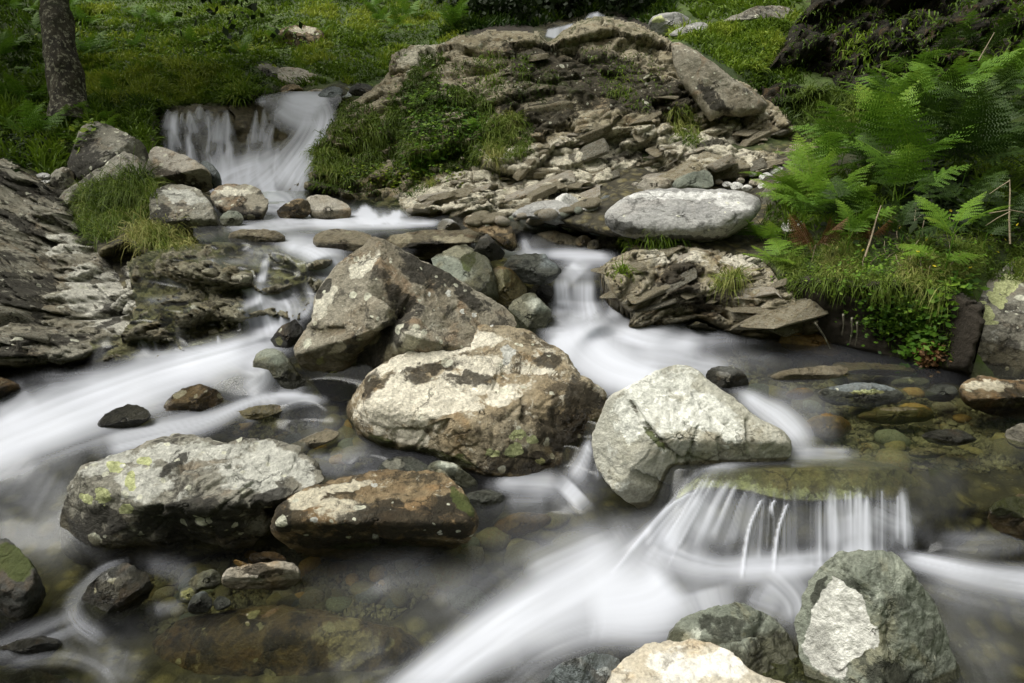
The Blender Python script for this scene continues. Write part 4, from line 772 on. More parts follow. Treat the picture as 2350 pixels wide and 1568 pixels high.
rock('grey-brown knobbly boulder between the tall white-patched boulder and the pale one, bottom right',
     [(1524,1480),(1532,1455),(1560,1426),(1590,1408),(1630,1398),(1665,1388),(1700,1385),(1730,1400),(1758,1400),(1790,1428),(1822,1462),(1842,1500),(1858,1540),(1885,1610),(1850,1700),(1650,1720),(1540,1600)],
     'green', base=1600, thick=.85, p=2.4, planes=[(.5,.5,.75),(-.6,.6,.75)], nf=2, amp=.07, rnd=1, seed=44, notch=[(1755,1400,1745,1440,5,.03),(1740,1440,1790,1540,6,.02),(1620,1480,1740,1450,6,.025)], pale=[(1590,1460,26,14,-50),(1560,1485,30,8)], stain_shade=[(1660,1440,60,30)])
rock('smooth pale cream boulder cut by the bottom edge, right of centre',
     [(1388,1575),(1400,1545),(1424,1518),(1460,1490),(1500,1474),(1560,1466),(1610,1470),(1655,1480),(1690,1503),(1705,1530),(1740,1550),(1790,1566),(1840,1600),(1830,1720),(1600,1780),(1430,1720),(1385,1640)],
     'cream', base=1650, thick=.8, p=2.4, planes=[(.0,.9,.72)], nf=1, amp=.035, rnd=2, seed=91, push=-.14, pale=[(1600,1530,120,40)])
rock('dark blue-grey rugged rock at the bottom edge left of the pale cream boulder',
     [(1225,1590),(1262,1548),(1300,1516),(1345,1503),(1395,1505),(1428,1518),(1440,1560),(1430,1660),(1300,1700),(1220,1660)], 'blue', base=1640, nf=5, amp=.1, seed=23, pale=[(1390,1545,24,14)])
# --- around the lower pools
rock('small grey and white cobble tucked behind the brown rounded boulder', [(862,1085),(870,1065),(888,1052),(915,1046),(945,1048),(975,1060),(992,1078),(985,1105),(930,1120),(875,1110)], 'blue', base=1090, pale=[(905,1065,24,12)], rnd=2)
rock('grey-green ridged cobble between the brown boulder and the centre boulder', [(975,1088),(982,1066),(1000,1056),(1030,1058),(1060,1075),(1088,1095),(1103,1118),(1098,1130),(1050,1140),(1000,1125)], 'green', base=1120, pale=[(1035,1070,24,10,30)])
rock('blue-green cobble half under water right of the brown rounded boulder', [(1062,1150),(1070,1130),(1110,1124),(1148,1128),(1160,1155),(1150,1180),(1110,1205),(1070,1190)], 'blue', base=1160, wetm=.1)
rock('thin tan wedge of stone in the clear pool left of the centre boulder', [(650,1028),(690,1008),(735,988),(772,985),(780,1000),(765,1012),(725,1028),(700,1040),(665,1042)], 'pale', base=1030, thick=.7, nf=4, rnd=1)
rock('dark grey angular rock with water curling round it, lower left corner', [(172,1400),(190,1360),(235,1315),(290,1284),(318,1300),(346,1328),(352,1350),(335,1380),(290,1420),(220,1450),(180,1440)], 'dark', base=1395, planes=[(.3,.8,.6)], nf=3, amp=.07, rnd=1, pale=[(260,1340,40,24,-35)])
rock('dark mossy boulder cut by the left edge, low down', [(-80,1260),(-20,1232),(35,1250),(78,1290),(102,1350),(90,1400),(40,1440),(-60,1470),(-110,1380)], 'dark', base=1410, moss=[(40,1290,60,40)], rnd=2)
rock('dark rock lying in the bottom left corner', [(-90,1560),(-30,1530),(60,1535),(150,1550),(200,1600),(190,1700),(0,1760),(-120,1700)], 'dark', base=1600, amp=.08, rnd=2, push=.05, wetm=.2)
rock('dark low rock awash near the bottom left corner', [(-40,1500),(20,1475),(90,1460),(150,1470),(130,1500),(60,1520),(-20,1530)], 'dark', base=1500, amp=.08, rnd=2, wetm=.2)
rock('flat tan cobble lying in the clear shallows under the brown boulder', [(508,1325),(520,1305),(560,1296),(600,1290),(645,1286),(680,1296),(692,1322),(680,1345),(640,1358),(590,1352),(540,1356),(512,1345)], 'pale', base=1350, thick=.6, wetm=.03, stain_shade=[(600,1310,60,14)], name='cobble', cat='stone')
rock('pale green cobble standing on the gravel beside the flat tan one', [(428,1345),(440,1325),(475,1304),(500,1308),(515,1330),(500,1350),(450,1358)], 'green', base=1350, name='cobble', cat='stone')
rock('small round green-yellow cobble, leftmost of the little cobble trio', [(410,1365),(418,1350),(440,1344),(456,1356),(452,1376),(432,1388),(412,1382)], 'green', base=1382, rnd=2, nf=0, name='cobble', cat='stone', lich=[(432,1366,16,12)])
rock('small white-veined grey cobble, middle one of the little cobble trio', [(428,1396),(438,1372),(465,1354),(482,1370),(490,1392),(470,1408),(440,1412)], 'blue', base=1402, name='cobble', cat='stone')
rock('small dark striped cobble, rightmost of the little cobble trio', [(486,1385),(500,1366),(520,1370),(534,1384),(520,1398),(496,1404)], 'blue', base=1397, name='cobble', cat='stone', seed=808)
rock('broad brown boulder lying under shallow water at the bottom, left of centre', [(250,1640),(300,1540),(350,1470),(440,1415),(550,1390),(680,1392),(800,1412),(900,1440),(985,1490),(1030,1560),(1000,1680),(700,1760),(400,1740)], 'brown', base=1500, thick=.45, push=.09, p=2.2, nf=0, amp=.03, rnd=2, wetm=.5, pale=[(800,1460,90,60)])
rock('orange strip of stone in the clear shallows below the long pale boulder', [(532,1290),(545,1284),(580,1300),(590,1312),(560,1308)], 'orange', base=1306, thick=1.2, name='cobble', cat='stone')
rock('dark ragged pebble slab under the edge of the brown boulder', [(560,1275),(620,1262),(660,1280),(650,1300),(600,1305)], 'brown', base=1296, thick=.7, name='cobble', cat='stone')
rock('submerged olive cobble below the brown boulder', [(740,1300),(800,1280),(880,1290),(915,1330),(900,1370),(820,1380),(760,1350)], 'olive', base=1330, thick=.4, push=.22, rnd=2, nf=0, wetm=.4, name='cobble', cat='stone')
rock('submerged yellow-tan cobble in front of the blue-green cobble', [(1130,1210),(1150,1185),(1200,1172),(1260,1180),(1270,1200),(1220,1225),(1150,1235)], 'orange', base=1215, thick=.5, push=.09, rnd=2, nf=0, wetm=.4, name='cobble', cat='stone')
# --- mid left, in the white run
rock('brown rock breaking the white run left of the angular boulder', [(372,940),(388,915),(410,898),(450,884),(485,884),(505,898),(518,918),(495,940),(450,956),(400,956)], 'brown', base=938, amp=.07, nf=4, wetm=.09, push=-.04)
rock('dark wet rock in the white run, nearest the left edge of it', [(218,980),(235,958),(265,938),(305,928),(335,936),(350,956),(330,975),(280,992),(240,1000)], 'dark', base=972, wetm=.3, push=-.07)
rock('domed stone just under the white run, beside the angular boulder', [(488,890),(500,860),(525,842),(550,848),(572,870),(585,905),(550,925),(505,915)], 'green', base=900, rnd=2, nf=0, push=.03, wetm=.3)
rock('low dark rock awash left of the centre boulder', [(495,965),(530,948),(580,934),(640,928),(660,938),(620,955),(560,972),(510,978)], 'olive', base=962, thick=.7, wetm=.2)
rock('grey-green squarish boulder below the left foot of the angular boulder', [(574,850),(584,822),(608,802),(640,802),(665,830),(690,860),(735,900),(720,930),(660,925),(600,900),(578,880)], 'green', base=892, nf=3, wetm=.06, stain_shade=[(660,880,60,24)])
rock('small dark faceted rock propped against the left flank of the angular boulder', [(620,780),(645,748),(678,734),(694,752),(690,785),(665,815),(640,808)], 'dark', base=810, nf=5, rnd=0, push=.05, lich=[(640,783,10,8)])
rock('olive stone in the dark gap under the angular boulder', [(640,905),(680,890),(720,902),(716,925),(670,932),(640,925)], 'olive', base=918, wetm=.2, push=.12)
rock('dark brown rock at the left edge beside the white run', [(-70,880),(-20,862),(30,872),(60,900),(58,925),(20,948),(-40,965),(-90,940)], 'brown', base=935, stain_shade=[(10,930,60,30)], rnd=2)
# --- upper left pile
rock('grey boulder on top of the pile at the upper left, below the tree', [(155,385),(160,350),(175,310),(190,286),(212,277),(255,285),(305,310),(335,335),(347,360),(338,378),(300,385),(250,400),(210,420),(172,425)], 'grey', t=4.95, thick=.9, planes=[(.1,1.,.66)], nf=1, stain_shade=[(190,370,40,50),(250,375,70,16,-20)])
rock('dark grey boulder in the pile, in front of the topmost one', [(135,470),(145,440),(185,415),(225,385),(262,356),(290,350),(330,372),(352,402),(362,440),(345,480),(270,510),(190,515),(148,500)], 'grey', t=4.75, thick=.9, planes=[(-.5,.7,.7)], nf=1, seed=61, stain_shade=[(230,440,80,40)])
rock('cream-topped boulder with dark blue-green lower face, beside the waterfall foot', [(335,375),(345,342),(368,336),(410,348),(450,372),(478,392),(486,420),(483,440),(440,450),(380,448),(345,420)], 'pale', t=5.2, thick=.9, planes=[(-.2,1.,.6)], nf=2, stain_shade=[(395,405,44,18,12),(450,425,30,16)])
rock('grey speckled boulder right of the hanging grass tuft, upper left', [(340,450),(362,428),(395,420),(432,425),(465,442),(490,475),(508,515),(522,550),(505,570),(450,575),(400,565),(350,520)], 'grey', base=560, thick=.9, planes=[(.2,.9,.7),(.3,-.9,.8)], nf=0, seed=13, pale=[(420,450,60,18,10)], stain_shade=[(470,540,60,26),(370,500,24,30)], push=.0)
rock('brown-grey boulder with a tan top, standing in front of the waterfall foot', [(482,445),(495,428),(530,422),(575,424),(600,440),(618,462),(612,488),(596,512),(560,518),(520,500),(490,475)], 'angular', base=505, planes=[(0,1.1,.6)], nf=2, stain_shade=[(560,490,50,18)], pale=[(540,438,50,10)])
rock('small green-grey stone at the foot of the waterfall boulder', [(502,505),(515,486),(540,480),(560,496),(558,515),(535,526),(512,522)], 'green', base=520, rnd=2)
rock('dark wet stone at the waterfall foot with water spilling past it', [(631,488),(650,470),(675,456),(702,456),(717,474),(714,492),(690,505),(650,512)], 'brown', base=503, nf=4, stain_shade=[(660,480,26,10)])
rock('cream rounded stone right of the dark wet one, below the waterfall', [(700,470),(705,452),(740,446),(780,458),(804,475),(806,495),(790,510),(745,512),(715,500)], 'pale', base=505, nf=2)
rock('flat pale slab with a crinkled surface in the upper pool, left', [(520,550),(530,532),(570,526),(620,527),(652,540),(655,553),(620,562),(560,564)], 'pale', base=558, thick=.6, stain_shade=[(600,555,50,5)], seed=71, push=.02)
rock('flat pale slab in the upper pool, behind the peak of the angular boulder', [(714,552),(728,532),(770,524),(825,530),(860,545),(858,575),(800,580),(750,578),(722,566)], 'pale', base=574, thick=.7, planes=[(0,1.2,.55)], nf=1, stain_shade=[(760,568,50,9)])
for a in (([(108,425),(115,400),(135,385),(160,384),(172,400),(168,425),(140,438)],'grey','small grey boulder left of the upper left pile'),
          ([(80,404),(92,396),(112,398),(118,408),(98,412)],'granite','small blue-grey pebble left of the upper left pile, upper of two'),
          ([(90,414),(105,408),(118,414),(112,424),(95,424)],'chalk','small pale pebble left of the upper left pile, lower of two'),
          ([(140,480),(146,450),(160,436),(176,448),(172,490),(150,505)],'grey','smooth upright grey stone at the left of the pile'),
          ([(150,520),(160,490),(200,480),(225,500),(215,540),(170,548)],'green','brown-green stone under the pile, partly behind the grass tuft'),
          ([(455,380),(470,366),(498,385),(512,420),(505,440),(480,430)],'blue','wet blue-grey stone at the left foot of the waterfall')):
    rock(a[2], a[0], a[1], t=4.9 if a[0][0][0] < 140 else (5.35 if a[0][0][0] > 400 else 4.7), nf=2)
# --- middle, between the upper pool and the right notch
rock('long slanted brown and tan block dividing the upper pool from the lower one', [(880,560),(890,540),(935,533),(960,530),(1020,528),(1080,524),(1112,526),(1118,545),(1095,575),(1050,590),(1000,592),(940,585),(900,575)], 'angular', base=585, thick=.8, planes=[(.1,1.2,.55),(.3,-1.,.6)], nf=1, amp=.08, stain_shade=[(980,565,60,16)], pale=[(1050,550,60,12),(920,545,30,12)])
rock('dark triangular block beside the small spill of water', [(1085,580),(1100,548),(1118,535),(1160,580),(1152,596),(1110,600)], 'dark', base=592, rnd=0, nf=3)
rock('tall brown stone with a pale flat top left of the small spill', [(1058,515),(1065,498),(1090,491),(1150,488),(1165,500),(1185,540),(1190,575),(1165,580),(1130,545),(1080,528)], 'brown', base=560, thick=.8, planes=[(0,1.3,.5)], nf=1, pale=[(1110,495,50,5)])
rock('small grey-white pointed stone at the end of the upper pool', [(1000,530),(1008,510),(1026,500),(1045,508),(1060,526),(1040,535)], 'granite', base=530, nf=4, seed=9, name='cobble', cat='stone')
rock('tan-green lumpy boulder leaning on the right side of the angular boulder', [(985,600),(1005,580),(1040,565),(1065,562),(1095,575),(1130,600),(1140,640),(1150,700),(1090,690),(1020,650)], 'green', base=680, thick=.9, planes=[(-.3,1.,.65)], nf=2, pale=[(1045,580,40,14,-10)], push=.02, moss=[(1075,600,18,24)])
rock('olive-brown rounded boulder at the foot of the lumpy tan-green one', [(1110,660),(1120,625),(1150,608),(1180,620),(1203,650),(1212,672),(1190,700),(1150,715),(1115,700)], 'olive', base=700, nf=3, pale=[(1150,640,24,30)])
rock('dark blue-grey boulder with a rusty patch, beside the right notch', [(1155,612),(1165,592),(1195,580),(1240,578),(1268,598),(1290,625),(1270,645),(1235,658),(1195,650),(1175,625)], 'blue', base=640, planes=[(.2,1.,.6)], nf=3, amp=.09)
rock('pale grey-green boulder at the right shoulder of the angular boulder', [(1160,730),(1168,700),(1195,676),(1222,672),(1250,695),(1270,718),(1258,745),(1235,775),(1180,775)], 'green', base=750, nf=2, rnd=1, seed=31, pale=[(1210,700,40,20)])
rock('dark wet stone in the shadow under the blue-grey boulder', [(1210,670),(1230,650),(1270,655),(1272,685),(1245,700)], 'dark', base=690)
rock('flat dark blue stone with a pale rim, upper middle', [(1165,515),(1178,498),(1210,495),(1260,506),(1292,522),(1270,535),(1220,534),(1180,528)], 'blue', base=530, thick=.7, pale=[(1220,498,50,5,12)])
rock('flat pale grey slab behind the flat dark blue stone', [(1165,500),(1200,470),(1260,456),(1310,470),(1340,500),(1290,520),(1220,500)], 'granite', t=4.5, thick=.6, nf=1, name='slab', cat='stone')
rock('white peaked boulder, brightest of the stones in the upper middle', [(1262,490),(1270,460),(1292,441),(1315,445),(1340,475),(1345,510),(1328,535),(1300,532),(1275,510)], 'chalk', base=530, thick=.9, nf=4, stain_shade=[(1320,520,26,10)], amp=.06)
rock('white stone between the white peaked boulder and the blue-grey one', [(1325,500),(1340,470),(1365,462),(1375,480),(1360,510),(1340,520)], 'chalk', t=4.45, nf=3)
rock('blue-grey stone at the left end of the big whale-backed boulder', [(1345,520),(1352,490),(1380,478),(1400,490),(1398,525),(1380,545),(1355,540)], 'blue', base=540, nf=3)
rock('dark grey stone leaning above the left end of the whale-backed boulder', [(1362,480),(1378,452),(1410,444),(1450,448),(1440,470),(1400,490),(1370,490)], 'blue', t=4.6, nf=3)
rock('big smooth grey whale-backed boulder below the rocky knoll', [(1383,510),(1388,485),(1405,468),(1440,445),(1480,436),(1560,433),(1640,433),(1700,440),(1738,456),(1745,475),(1730,500),(1690,535),(1640,552),(1570,560),(1500,560),(1430,545),(1395,528)], 'granite', base=553, thick=.85, p=2.3, planes=[(0,.8,.78)], nf=0, amp=.05, amp2=.01, rnd=2, k=.4, pale=[(1560,450,150,10),(1680,470,50,12,10)], stain_shade=[(1430,520,60,14,15),(1560,548,120,8)])
rock('pale stone resting behind the whale-backed boulder, upper left of it', [(1458,432),(1470,414),(1500,405),(1532,408),(1545,425),(1535,440),(1480,442)], 'pale', t=4.85, nf=2)
rock('grey-brown flat stone behind the whale-backed boulder, right of the pale one', [(1538,430),(1552,408),(1590,396),(1622,388),(1638,408),(1636,432),(1590,440),(1550,440)], 'green', t=4.9, nf=3)
rock('grey angular boulder half hidden by bracken at the right end of the whale-backed boulder', [(1738,480),(1745,445),(1775,415),(1805,412),(1825,440),(1830,475),(1800,500),(1755,500)], 'grey', t=4.55, nf=4, rnd=0)
rock('dark grey angular stone between the ledge and the whale-backed boulder', [(1372,560),(1362,535),(1380,518),(1405,530),(1430,552),(1425,572),(1390,575)], 'grey', base=568, nf=4)
rock('small pale cobble at the head of the notch pool, left of two', [(1318,560),(1322,545),(1345,538),(1360,550),(1352,566),(1332,570)], 'pale', base=566, name='cobble', cat='stone')
rock('small grey cobble at the head of the notch pool, right of two', [(1345,572),(1352,552),(1372,548),(1382,565),(1368,578)], 'grey', base=573, name='cobble', cat='stone')
rock('grey slab awash in the shallow pool above the notch', [(1210,560),(1225,535),(1270,528),(1330,545),(1370,572),(1300,580),(1230,578)], 'pale', base=570, thick=.4, push=.12, wetm=.4, nf=0, name='slab', cat='stone')
for k, (u, v, r, m_) in enumerate([(1690,428,14,'chalk'),(1715,432,11,'chalk'),(1735,420,14,'pale'),(1668,424,10,'chalk'),(1760,408,16,'chalk'),(1790,395,24,'chalk'),(1830,400,26,'chalk'),(1865,405,20,'granite'),(1650,418,9,'pale'),(1700,415,9,'pale'),(1750,428,10,'chalk'),(1725,400,10,'granite'),(1780,375,15,'pale'),(1460,425,9,'pale'),(1445,438,8,'chalk')]):
    pts = [(u + r * 1.25 * math.cos(a) * rs.uniform(.85, 1.1), v + r * .8 * math.sin(a) * rs.uniform(.85, 1.1)) for a in np.linspace(0, 6.28, 9)[:-1]]
    rock('white and cream cobbles in the dry bed between the rocky knoll and the whale-backed boulder', pts, m_, t=4.9 + .01 * (440 - v), nf=1, rnd=2, group='cobbles in the dry bed', name='cobble', cat='stone')
rock('white cobble showing through the low bracken right of the whale-backed boulder', [(1790,525),(1796,508),(1820,500),(1848,512),(1846,530),(1815,538)], 'chalk', t=4.0, name='cobble', cat='stone')
# --- right pool
rock('small dark rock with white veins standing behind the whitish cracked boulder', [(1618,865),(1625,846),(1652,838),(1685,842),(1708,858),(1722,882),(1710,900),(1670,905),(1635,892)], 'dark', base=888, nf=4, pale=[(1660,862,20,10,30)])
rock('long pale flat stone just breaking the right pool', [(1762,868),(1790,850),(1850,841),(1920,838),(1950,845),(1940,862),(1890,874),(1800,878)], 'pale', base=868, thick=.5, name='slab', cat='stone')
rock('blue-green oval stone under the right pool', [(1874,908),(1888,888),(1940,880),(2010,880),(2065,890),(2082,912),(2050,930),(1970,936),(1895,928)], 'blue', base=915, thick=.5, push=.02, rnd=2, nf=0, wetm=.01, name='cobble', cat='stone', lich=[(1990,900,40,6),(1940,920,24,8)])
rock('orange stone under the right pool, left of the blue-green oval one', [(1798,908),(1815,892),(1850,890),(1872,900),(1860,914),(1820,918)], 'orange', base=906, thick=.6, push=.05, name='cobble', cat='stone')
rock('blurred ochre stone under the water below the orange one', [(1838,985),(1860,955),(1900,945),(1950,965),(1960,990),(1920,1010),(1870,1005)], 'orange', base=985, thick=.5, push=.10, rnd=2, nf=0, name='cobble', cat='stone')
rock('long olive stone under the right pool, below the blue-green oval one', [(1960,955),(2010,935),(2090,930),(2150,945),(2130,968),(2050,975),(1990,970)], 'olive', base=955, thick=.5, push=.06, rnd=2, nf=0, name='cobble', cat='stone')
rock('grey-blue cobble in the shallows left of the brown granite stone', [(2120,905),(2135,885),(2165,878),(2195,888),(2205,908),(2170,925),(2135,922)], 'blue', base=908, push=.03, name='cobble', cat='stone')
rock('small green flat stone under the right pool near the bank', [(2040,880),(2060,868),(2110,866),(2140,876),(2110,890),(2060,890)], 'green', base=878, push=.04, thick=.6, name='cobble', cat='stone')
rock('low blurred olive slab under the right pool nearest the earth bank', [(1900,842),(1950,828),(2050,836),(2110,850),(2080,862),(1980,862)], 'olive', base=850, push=.07, thick=.5, name='slab', cat='stone')
rock('pale submerged cobble upstream of the fan of falling water', [(2080,1040),(2100,1028),(2150,1028),(2178,1040),(2150,1052),(2100,1052)], 'pale', base=1042, push=.06, thick=.6, rnd=2, nf=0, name='cobble', cat='stone')
rock('tan blocks of bedrock at the waterline under the dark earth bank', [(1780,790),(1800,762),(1870,748),(1940,765),(1965,800),(1900,820),(1820,812)], 'orange', base=802, thick=.6, nf=3, push=.05, wetm=.1)
rock('big grey boulder splashed with yellow-green lichen at the right edge', [(2122,745),(2140,712),(2155,690),(2200,650),(2245,628),(2280,628),(2310,605),(2370,590),(2470,600),(2560,680),(2570,820),(2480,890),(2350,900),(2265,880),(2200,845),(2165,800),(2150,768)], 'grey', base=868, thick=.85, p=2.5, planes=[(-.2,.9,.72),(-.9,.0,.82)], nf=1, amp=.04, rnd=1, wetm=.05,
     lich=[(2325,640,24,22),(2300,660,24,20),(2290,690,26,16,40),(2258,722,26,20,40),(2250,700,14,12),(2270,740,20,8),(2240,660,10,7)], stain_shade=[(2180,760,30,50),(2250,850,90,22)], pale=[(2240,800,40,40)], seed=301)
rock('brown granite stone at the right edge below the yellow-lichened boulder', [(2198,905),(2205,880),(2228,864),(2262,860),(2310,872),(2350,868),(2420,872),(2450,920),(2420,960),(2330,962),(2250,945),(2210,930)], 'brown', base=930, planes=[(0,1,.7)], nf=1, rnd=2, pale=[(2260,885,60,14)], seed=77)
rock('pale grey stone cut by the right edge above the pool outlet', [(2300,1005),(2315,980),(2350,968),(2410,970),(2430,1010),(2400,1040),(2340,1035)], 'granite', base=1018, nf=2)
rock('dark small rock breaking the surface in the right pool', [(2112,1002),(2130,990),(2160,984),(2205,984),(2235,1002),(2245,1012),(2200,1025),(2140,1020)], 'dark', base=1008, thick=.7)
rock('brown mossy rock cut by the right edge beside the fan of falling water', [(2262,1200),(2275,1160),(2310,1140),(2360,1130),(2430,1140),(2450,1200),(2400,1240),(2320,1240)], 'brown', base=1220, moss=[(2330,1160,60,30)])
rock('broad tan slab under the flow at the right edge below the mossy rock', [(2150,1275),(2200,1240),(2300,1232),(2420,1245),(2460,1300),(2400,1350),(2250,1330)], 'olive', base=1300, thick=.4, push=.22, rnd=2, nf=0, wetm=.2)
rock('grey-green stone dimly seen under the white water above the knobbly boulder', [(1745,1378),(1765,1362),(1800,1364),(1825,1382),(1800,1400),(1760,1398)], 'green', base=1388, thick=.6, push=.05, rnd=2, name='cobble', cat='stone')
# --- hillside boulders
rock('tan-topped dark boulder high on the green hillside', [(632,80),(650,60),(700,55),(735,68),(748,88),(745,108),(720,115),(680,108),(645,98)], 'brown', base=104, nf=3, pale=[(700,68,40,8)])
rock('cream slab-like boulder by the stream above the waterfall', [(634,165),(650,152),(700,157),(735,178),(742,195),(715,210),(670,205),(640,190)], 'pale', base=202, nf=2, planes=[(0,1.2,.6)], stain_shade=[(690,200,40,8)])
rock('dark lichened boulder left of the cream slab above the waterfall', [(572,165),(588,150),(615,143),(648,158),(650,175),(620,185),(585,182)], 'grey', base=180, nf=4, stain_shade=[(600,172,40,14)])
rock('brown stone below the dark lichened boulder, at the lip of the waterfall', [(640,210),(652,195),(680,192),(700,208),(690,222),(655,222)], 'brown', t=7.1, nf=2)
rock('blue-grey wet stone where the stream arrives above the waterfall', [(728,222),(738,206),(762,196),(785,202),(788,220),(765,230),(740,230)], 'blue', t=6.9, nf=2)
rock('dark stone right of the wet one above the waterfall', [(798,218),(805,196),(828,190),(855,196),(860,212),(830,222)], 'dark', t=6.9, nf=2)
rock('flat cream stone at the lip above the waterfall', [(700,212),(720,204),(745,206),(740,218),(715,220)], 'pale', t=7.15, thick=.7, nf=1)
rock('lichened grey boulder at the skyline behind the knoll, right', [(1486,62),(1495,40),(1520,28),(1560,28),(1585,42),(1592,62),(1560,78),(1510,80)], 'granite', base=76, nf=3, lich=[(1510,45,14,10)])
rock('low pale grey slab right of the lichened skyline boulder', [(1530,84),(1550,68),(1590,52),(1618,50),(1628,62),(1600,76),(1560,88)], 'granite', base=82, thick=.6, nf=2)
rock('broken grey rock on the slope above the bright turf', [(1640,60),(1690,30),(1760,10),(1830,20),(1800,45),(1720,55),(1670,65)], 'grey', t=8.6, nf=4, thick=.6)
rock('tall smooth brown slab leaning on the right side of the rocky knoll', [(1540,100),(1562,98),(1600,118),(1645,150),(1690,185),(1740,215),(1762,240),(1752,262),(1700,268),(1660,262),(1630,278),(1600,240),(1565,195),(1546,150)], 'angular', t=6.0, thick=.45, p=3, planes=[(0,0,.85)], nf=0, amp=.03, rnd=0, name='slab', cat='rock slab', stain_shade=[(1640,230,50,20,40)])

# ---------------------------------------------------------------- surfaces to plant on
bpy.context.view_layer.update()
def bvh_of(objs):
    Vs, Fs, n = [], [], 0
    for o in objs:
        me = o.data; a = np.empty(len(me.vertices) * 3, np.float32); me.vertices.foreach_get('co', a); a = a.reshape(-1, 3) + np.array(o.location)
        Vs.append(a); Fs += [tuple(i + n for i in p.vertices) for p in me.polygons]; n += len(a)
    return BVHTree.FromPolygons(np.concatenate(Vs).tolist(), Fs)
BV = bvh_of([terrain, outcrop, bank_l, ledge_r, cliff, bank, ledge_l] + ROCKS)
BVT = bvh_of([terrain])
def hit(u, v, bv=None):
    r = ray(u, v); d = Vector(r.tolist()).normalized()
    loc, nor, idx, dist = (bv or BV).ray_cast(Vector((0, 0, H)), d)
    if loc is None: return None, None
    if nor.dot(d) > 0: nor = -nor
    return np.array(loc), np.array(nor)
def sample(poly, n, bv=None, dens=None, seed=0):
    r_ = np.random.default_rng(seed); P = np.array(poly, float); lo, hi = P.min(0), P.max(0); L, N, UV = [], [], []
    k = 0
    while len(L) < n and k < n * 6:
        k += 1; u, v = r_.uniform(lo, hi)
        if not inpoly(np.array([u]), np.array([v]), poly)[0]: continue
        if dens is not None and r_.random() > dens(u, v): continue
        p, m_ = hit(u, v, bv)
        if p is None: continue
        L.append(p); N.append(m_); UV.append((u, v))
    return np.array(L), np.array(N), np.array(UV)

# ---------------------------------------------------------------- grass
def blades(name, roots, nors, length, width, mat, droop=.5, up=.6, nw=.6, seed=0, tint=None, origin=None, spread=.45):
    r_ = np.random.default_rng(seed); n = len(roots)
    if n == 0: return None
    Lg = length * r_.uniform(.5, 1.25, n); d = nors * nw + np.array([0, 0, up]) + r_.normal(0, spread, (n, 3)); d /= np.linalg.norm(d, axis=1, keepdims=True)
    side = np.cross(d, r_.normal(0, 1, (n, 3))); side /= np.linalg.norm(side, axis=1, keepdims=True) + 1e-9
    w = (width * r_.uniform(.6, 1.3, n))[:, None]; dr = (np.array([0, 0, -1.]) * droop)[None] * r_.uniform(.4, 1.5, (n, 1))
    a = roots - nors * .01; m1 = a + d * Lg[:, None] * .4; d2 = d + dr * .8; d2 /= np.linalg.norm(d2, axis=1, keepdims=True); m2 = m1 + d2 * Lg[:, None] * .35
    d3 = d2 + dr * 1.3; d3 /= np.linalg.norm(d3, axis=1, keepdims=True); tip = m2 + d3 * Lg[:, None] * .3
    V = np.stack([a - side * w / 2, a + side * w / 2, m1 - side * w * .45, m1 + side * w * .45, m2 - side * w * .3, m2 + side * w * .3, tip], 1).reshape(-1, 3)
    b_ = np.arange(n)[:, None] * 7; q = np.concatenate([b_ + [0, 1, 3, 2], b_ + [2, 3, 5, 4]]); t = b_ + [4, 5, 6]
    tn = (tint if tint is not None else r_.random(n) * .8)[:, None] + np.array([-.1, -.1, 0, 0, .1, .1, .18]); tn = np.clip(tn, 0, 1)
    return mesh_np(name, V, q, t, mat, attrs={'tint': tn.ravel()}, origin=roots.mean(0) if origin is None else origin)
def field(label, poly, n, length, width, mat='grass', seed=0, name='grass', bright=0., dens=None, bv=None, droop=.5, nw=.5, up=.6, spread=.45, contrast=.55):
    L, N, UV = sample(poly, n, bv, dens, seed)
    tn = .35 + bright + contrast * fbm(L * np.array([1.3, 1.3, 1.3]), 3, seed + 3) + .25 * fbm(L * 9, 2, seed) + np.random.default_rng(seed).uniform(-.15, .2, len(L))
    tn = np.clip(tn, 0, .98)
    sc = np.clip(np.linalg.norm(L - CAM, axis=1) / 5, .6, 2.)
    w1, w2, cid = worley(L * 3.3 / np.clip(np.linalg.norm(L - CAM, axis=1) / 5, .7, 1.6)[:, None], seed); edge = w2 - w1
    kp = edge > .06 * np.random.default_rng(seed + 1).random(len(L)); L, N, tn, sc, cid, edge = L[kp], N[kp], tn[kp], sc[kp], cid[kp], edge[kp]
    lean = np.stack([np.cos(cid * 40), np.sin(cid * 40) * .6, cid * 0 + .1], -1) * (.35 if droop > 1.2 else .6)
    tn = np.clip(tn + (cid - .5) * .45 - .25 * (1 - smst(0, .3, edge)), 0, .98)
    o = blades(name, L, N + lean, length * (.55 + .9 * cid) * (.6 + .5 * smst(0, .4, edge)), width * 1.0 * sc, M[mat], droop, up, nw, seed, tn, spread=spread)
    return tag(o, label, None, None, 'stuff')
HILL = [(190,250),(150,120),(140,-20),(1040,-20),(1080,40),(1060,80),(1000,105),(940,108),(895,140),(890,180),(800,195),(700,160),(610,140),(560,150),(560,235),(420,238),(300,262)]
field('short bright grass covering the hillside left of the waterfall', HILL, 42000, .085, .011, seed=1, bv=BVT, bright=.2, contrast=1.0)
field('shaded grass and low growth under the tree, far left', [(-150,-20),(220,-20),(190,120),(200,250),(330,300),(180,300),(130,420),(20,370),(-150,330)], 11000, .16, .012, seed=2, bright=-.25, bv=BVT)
field('bright grass cap overhanging the bank left of the waterfall', [(180,190),(300,165),(420,150),(540,160),(562,200),(555,232),(420,240),(300,250),(200,240)], 11000, .15, .009, seed=3, bright=.42, droop=.9, bv=BVT)
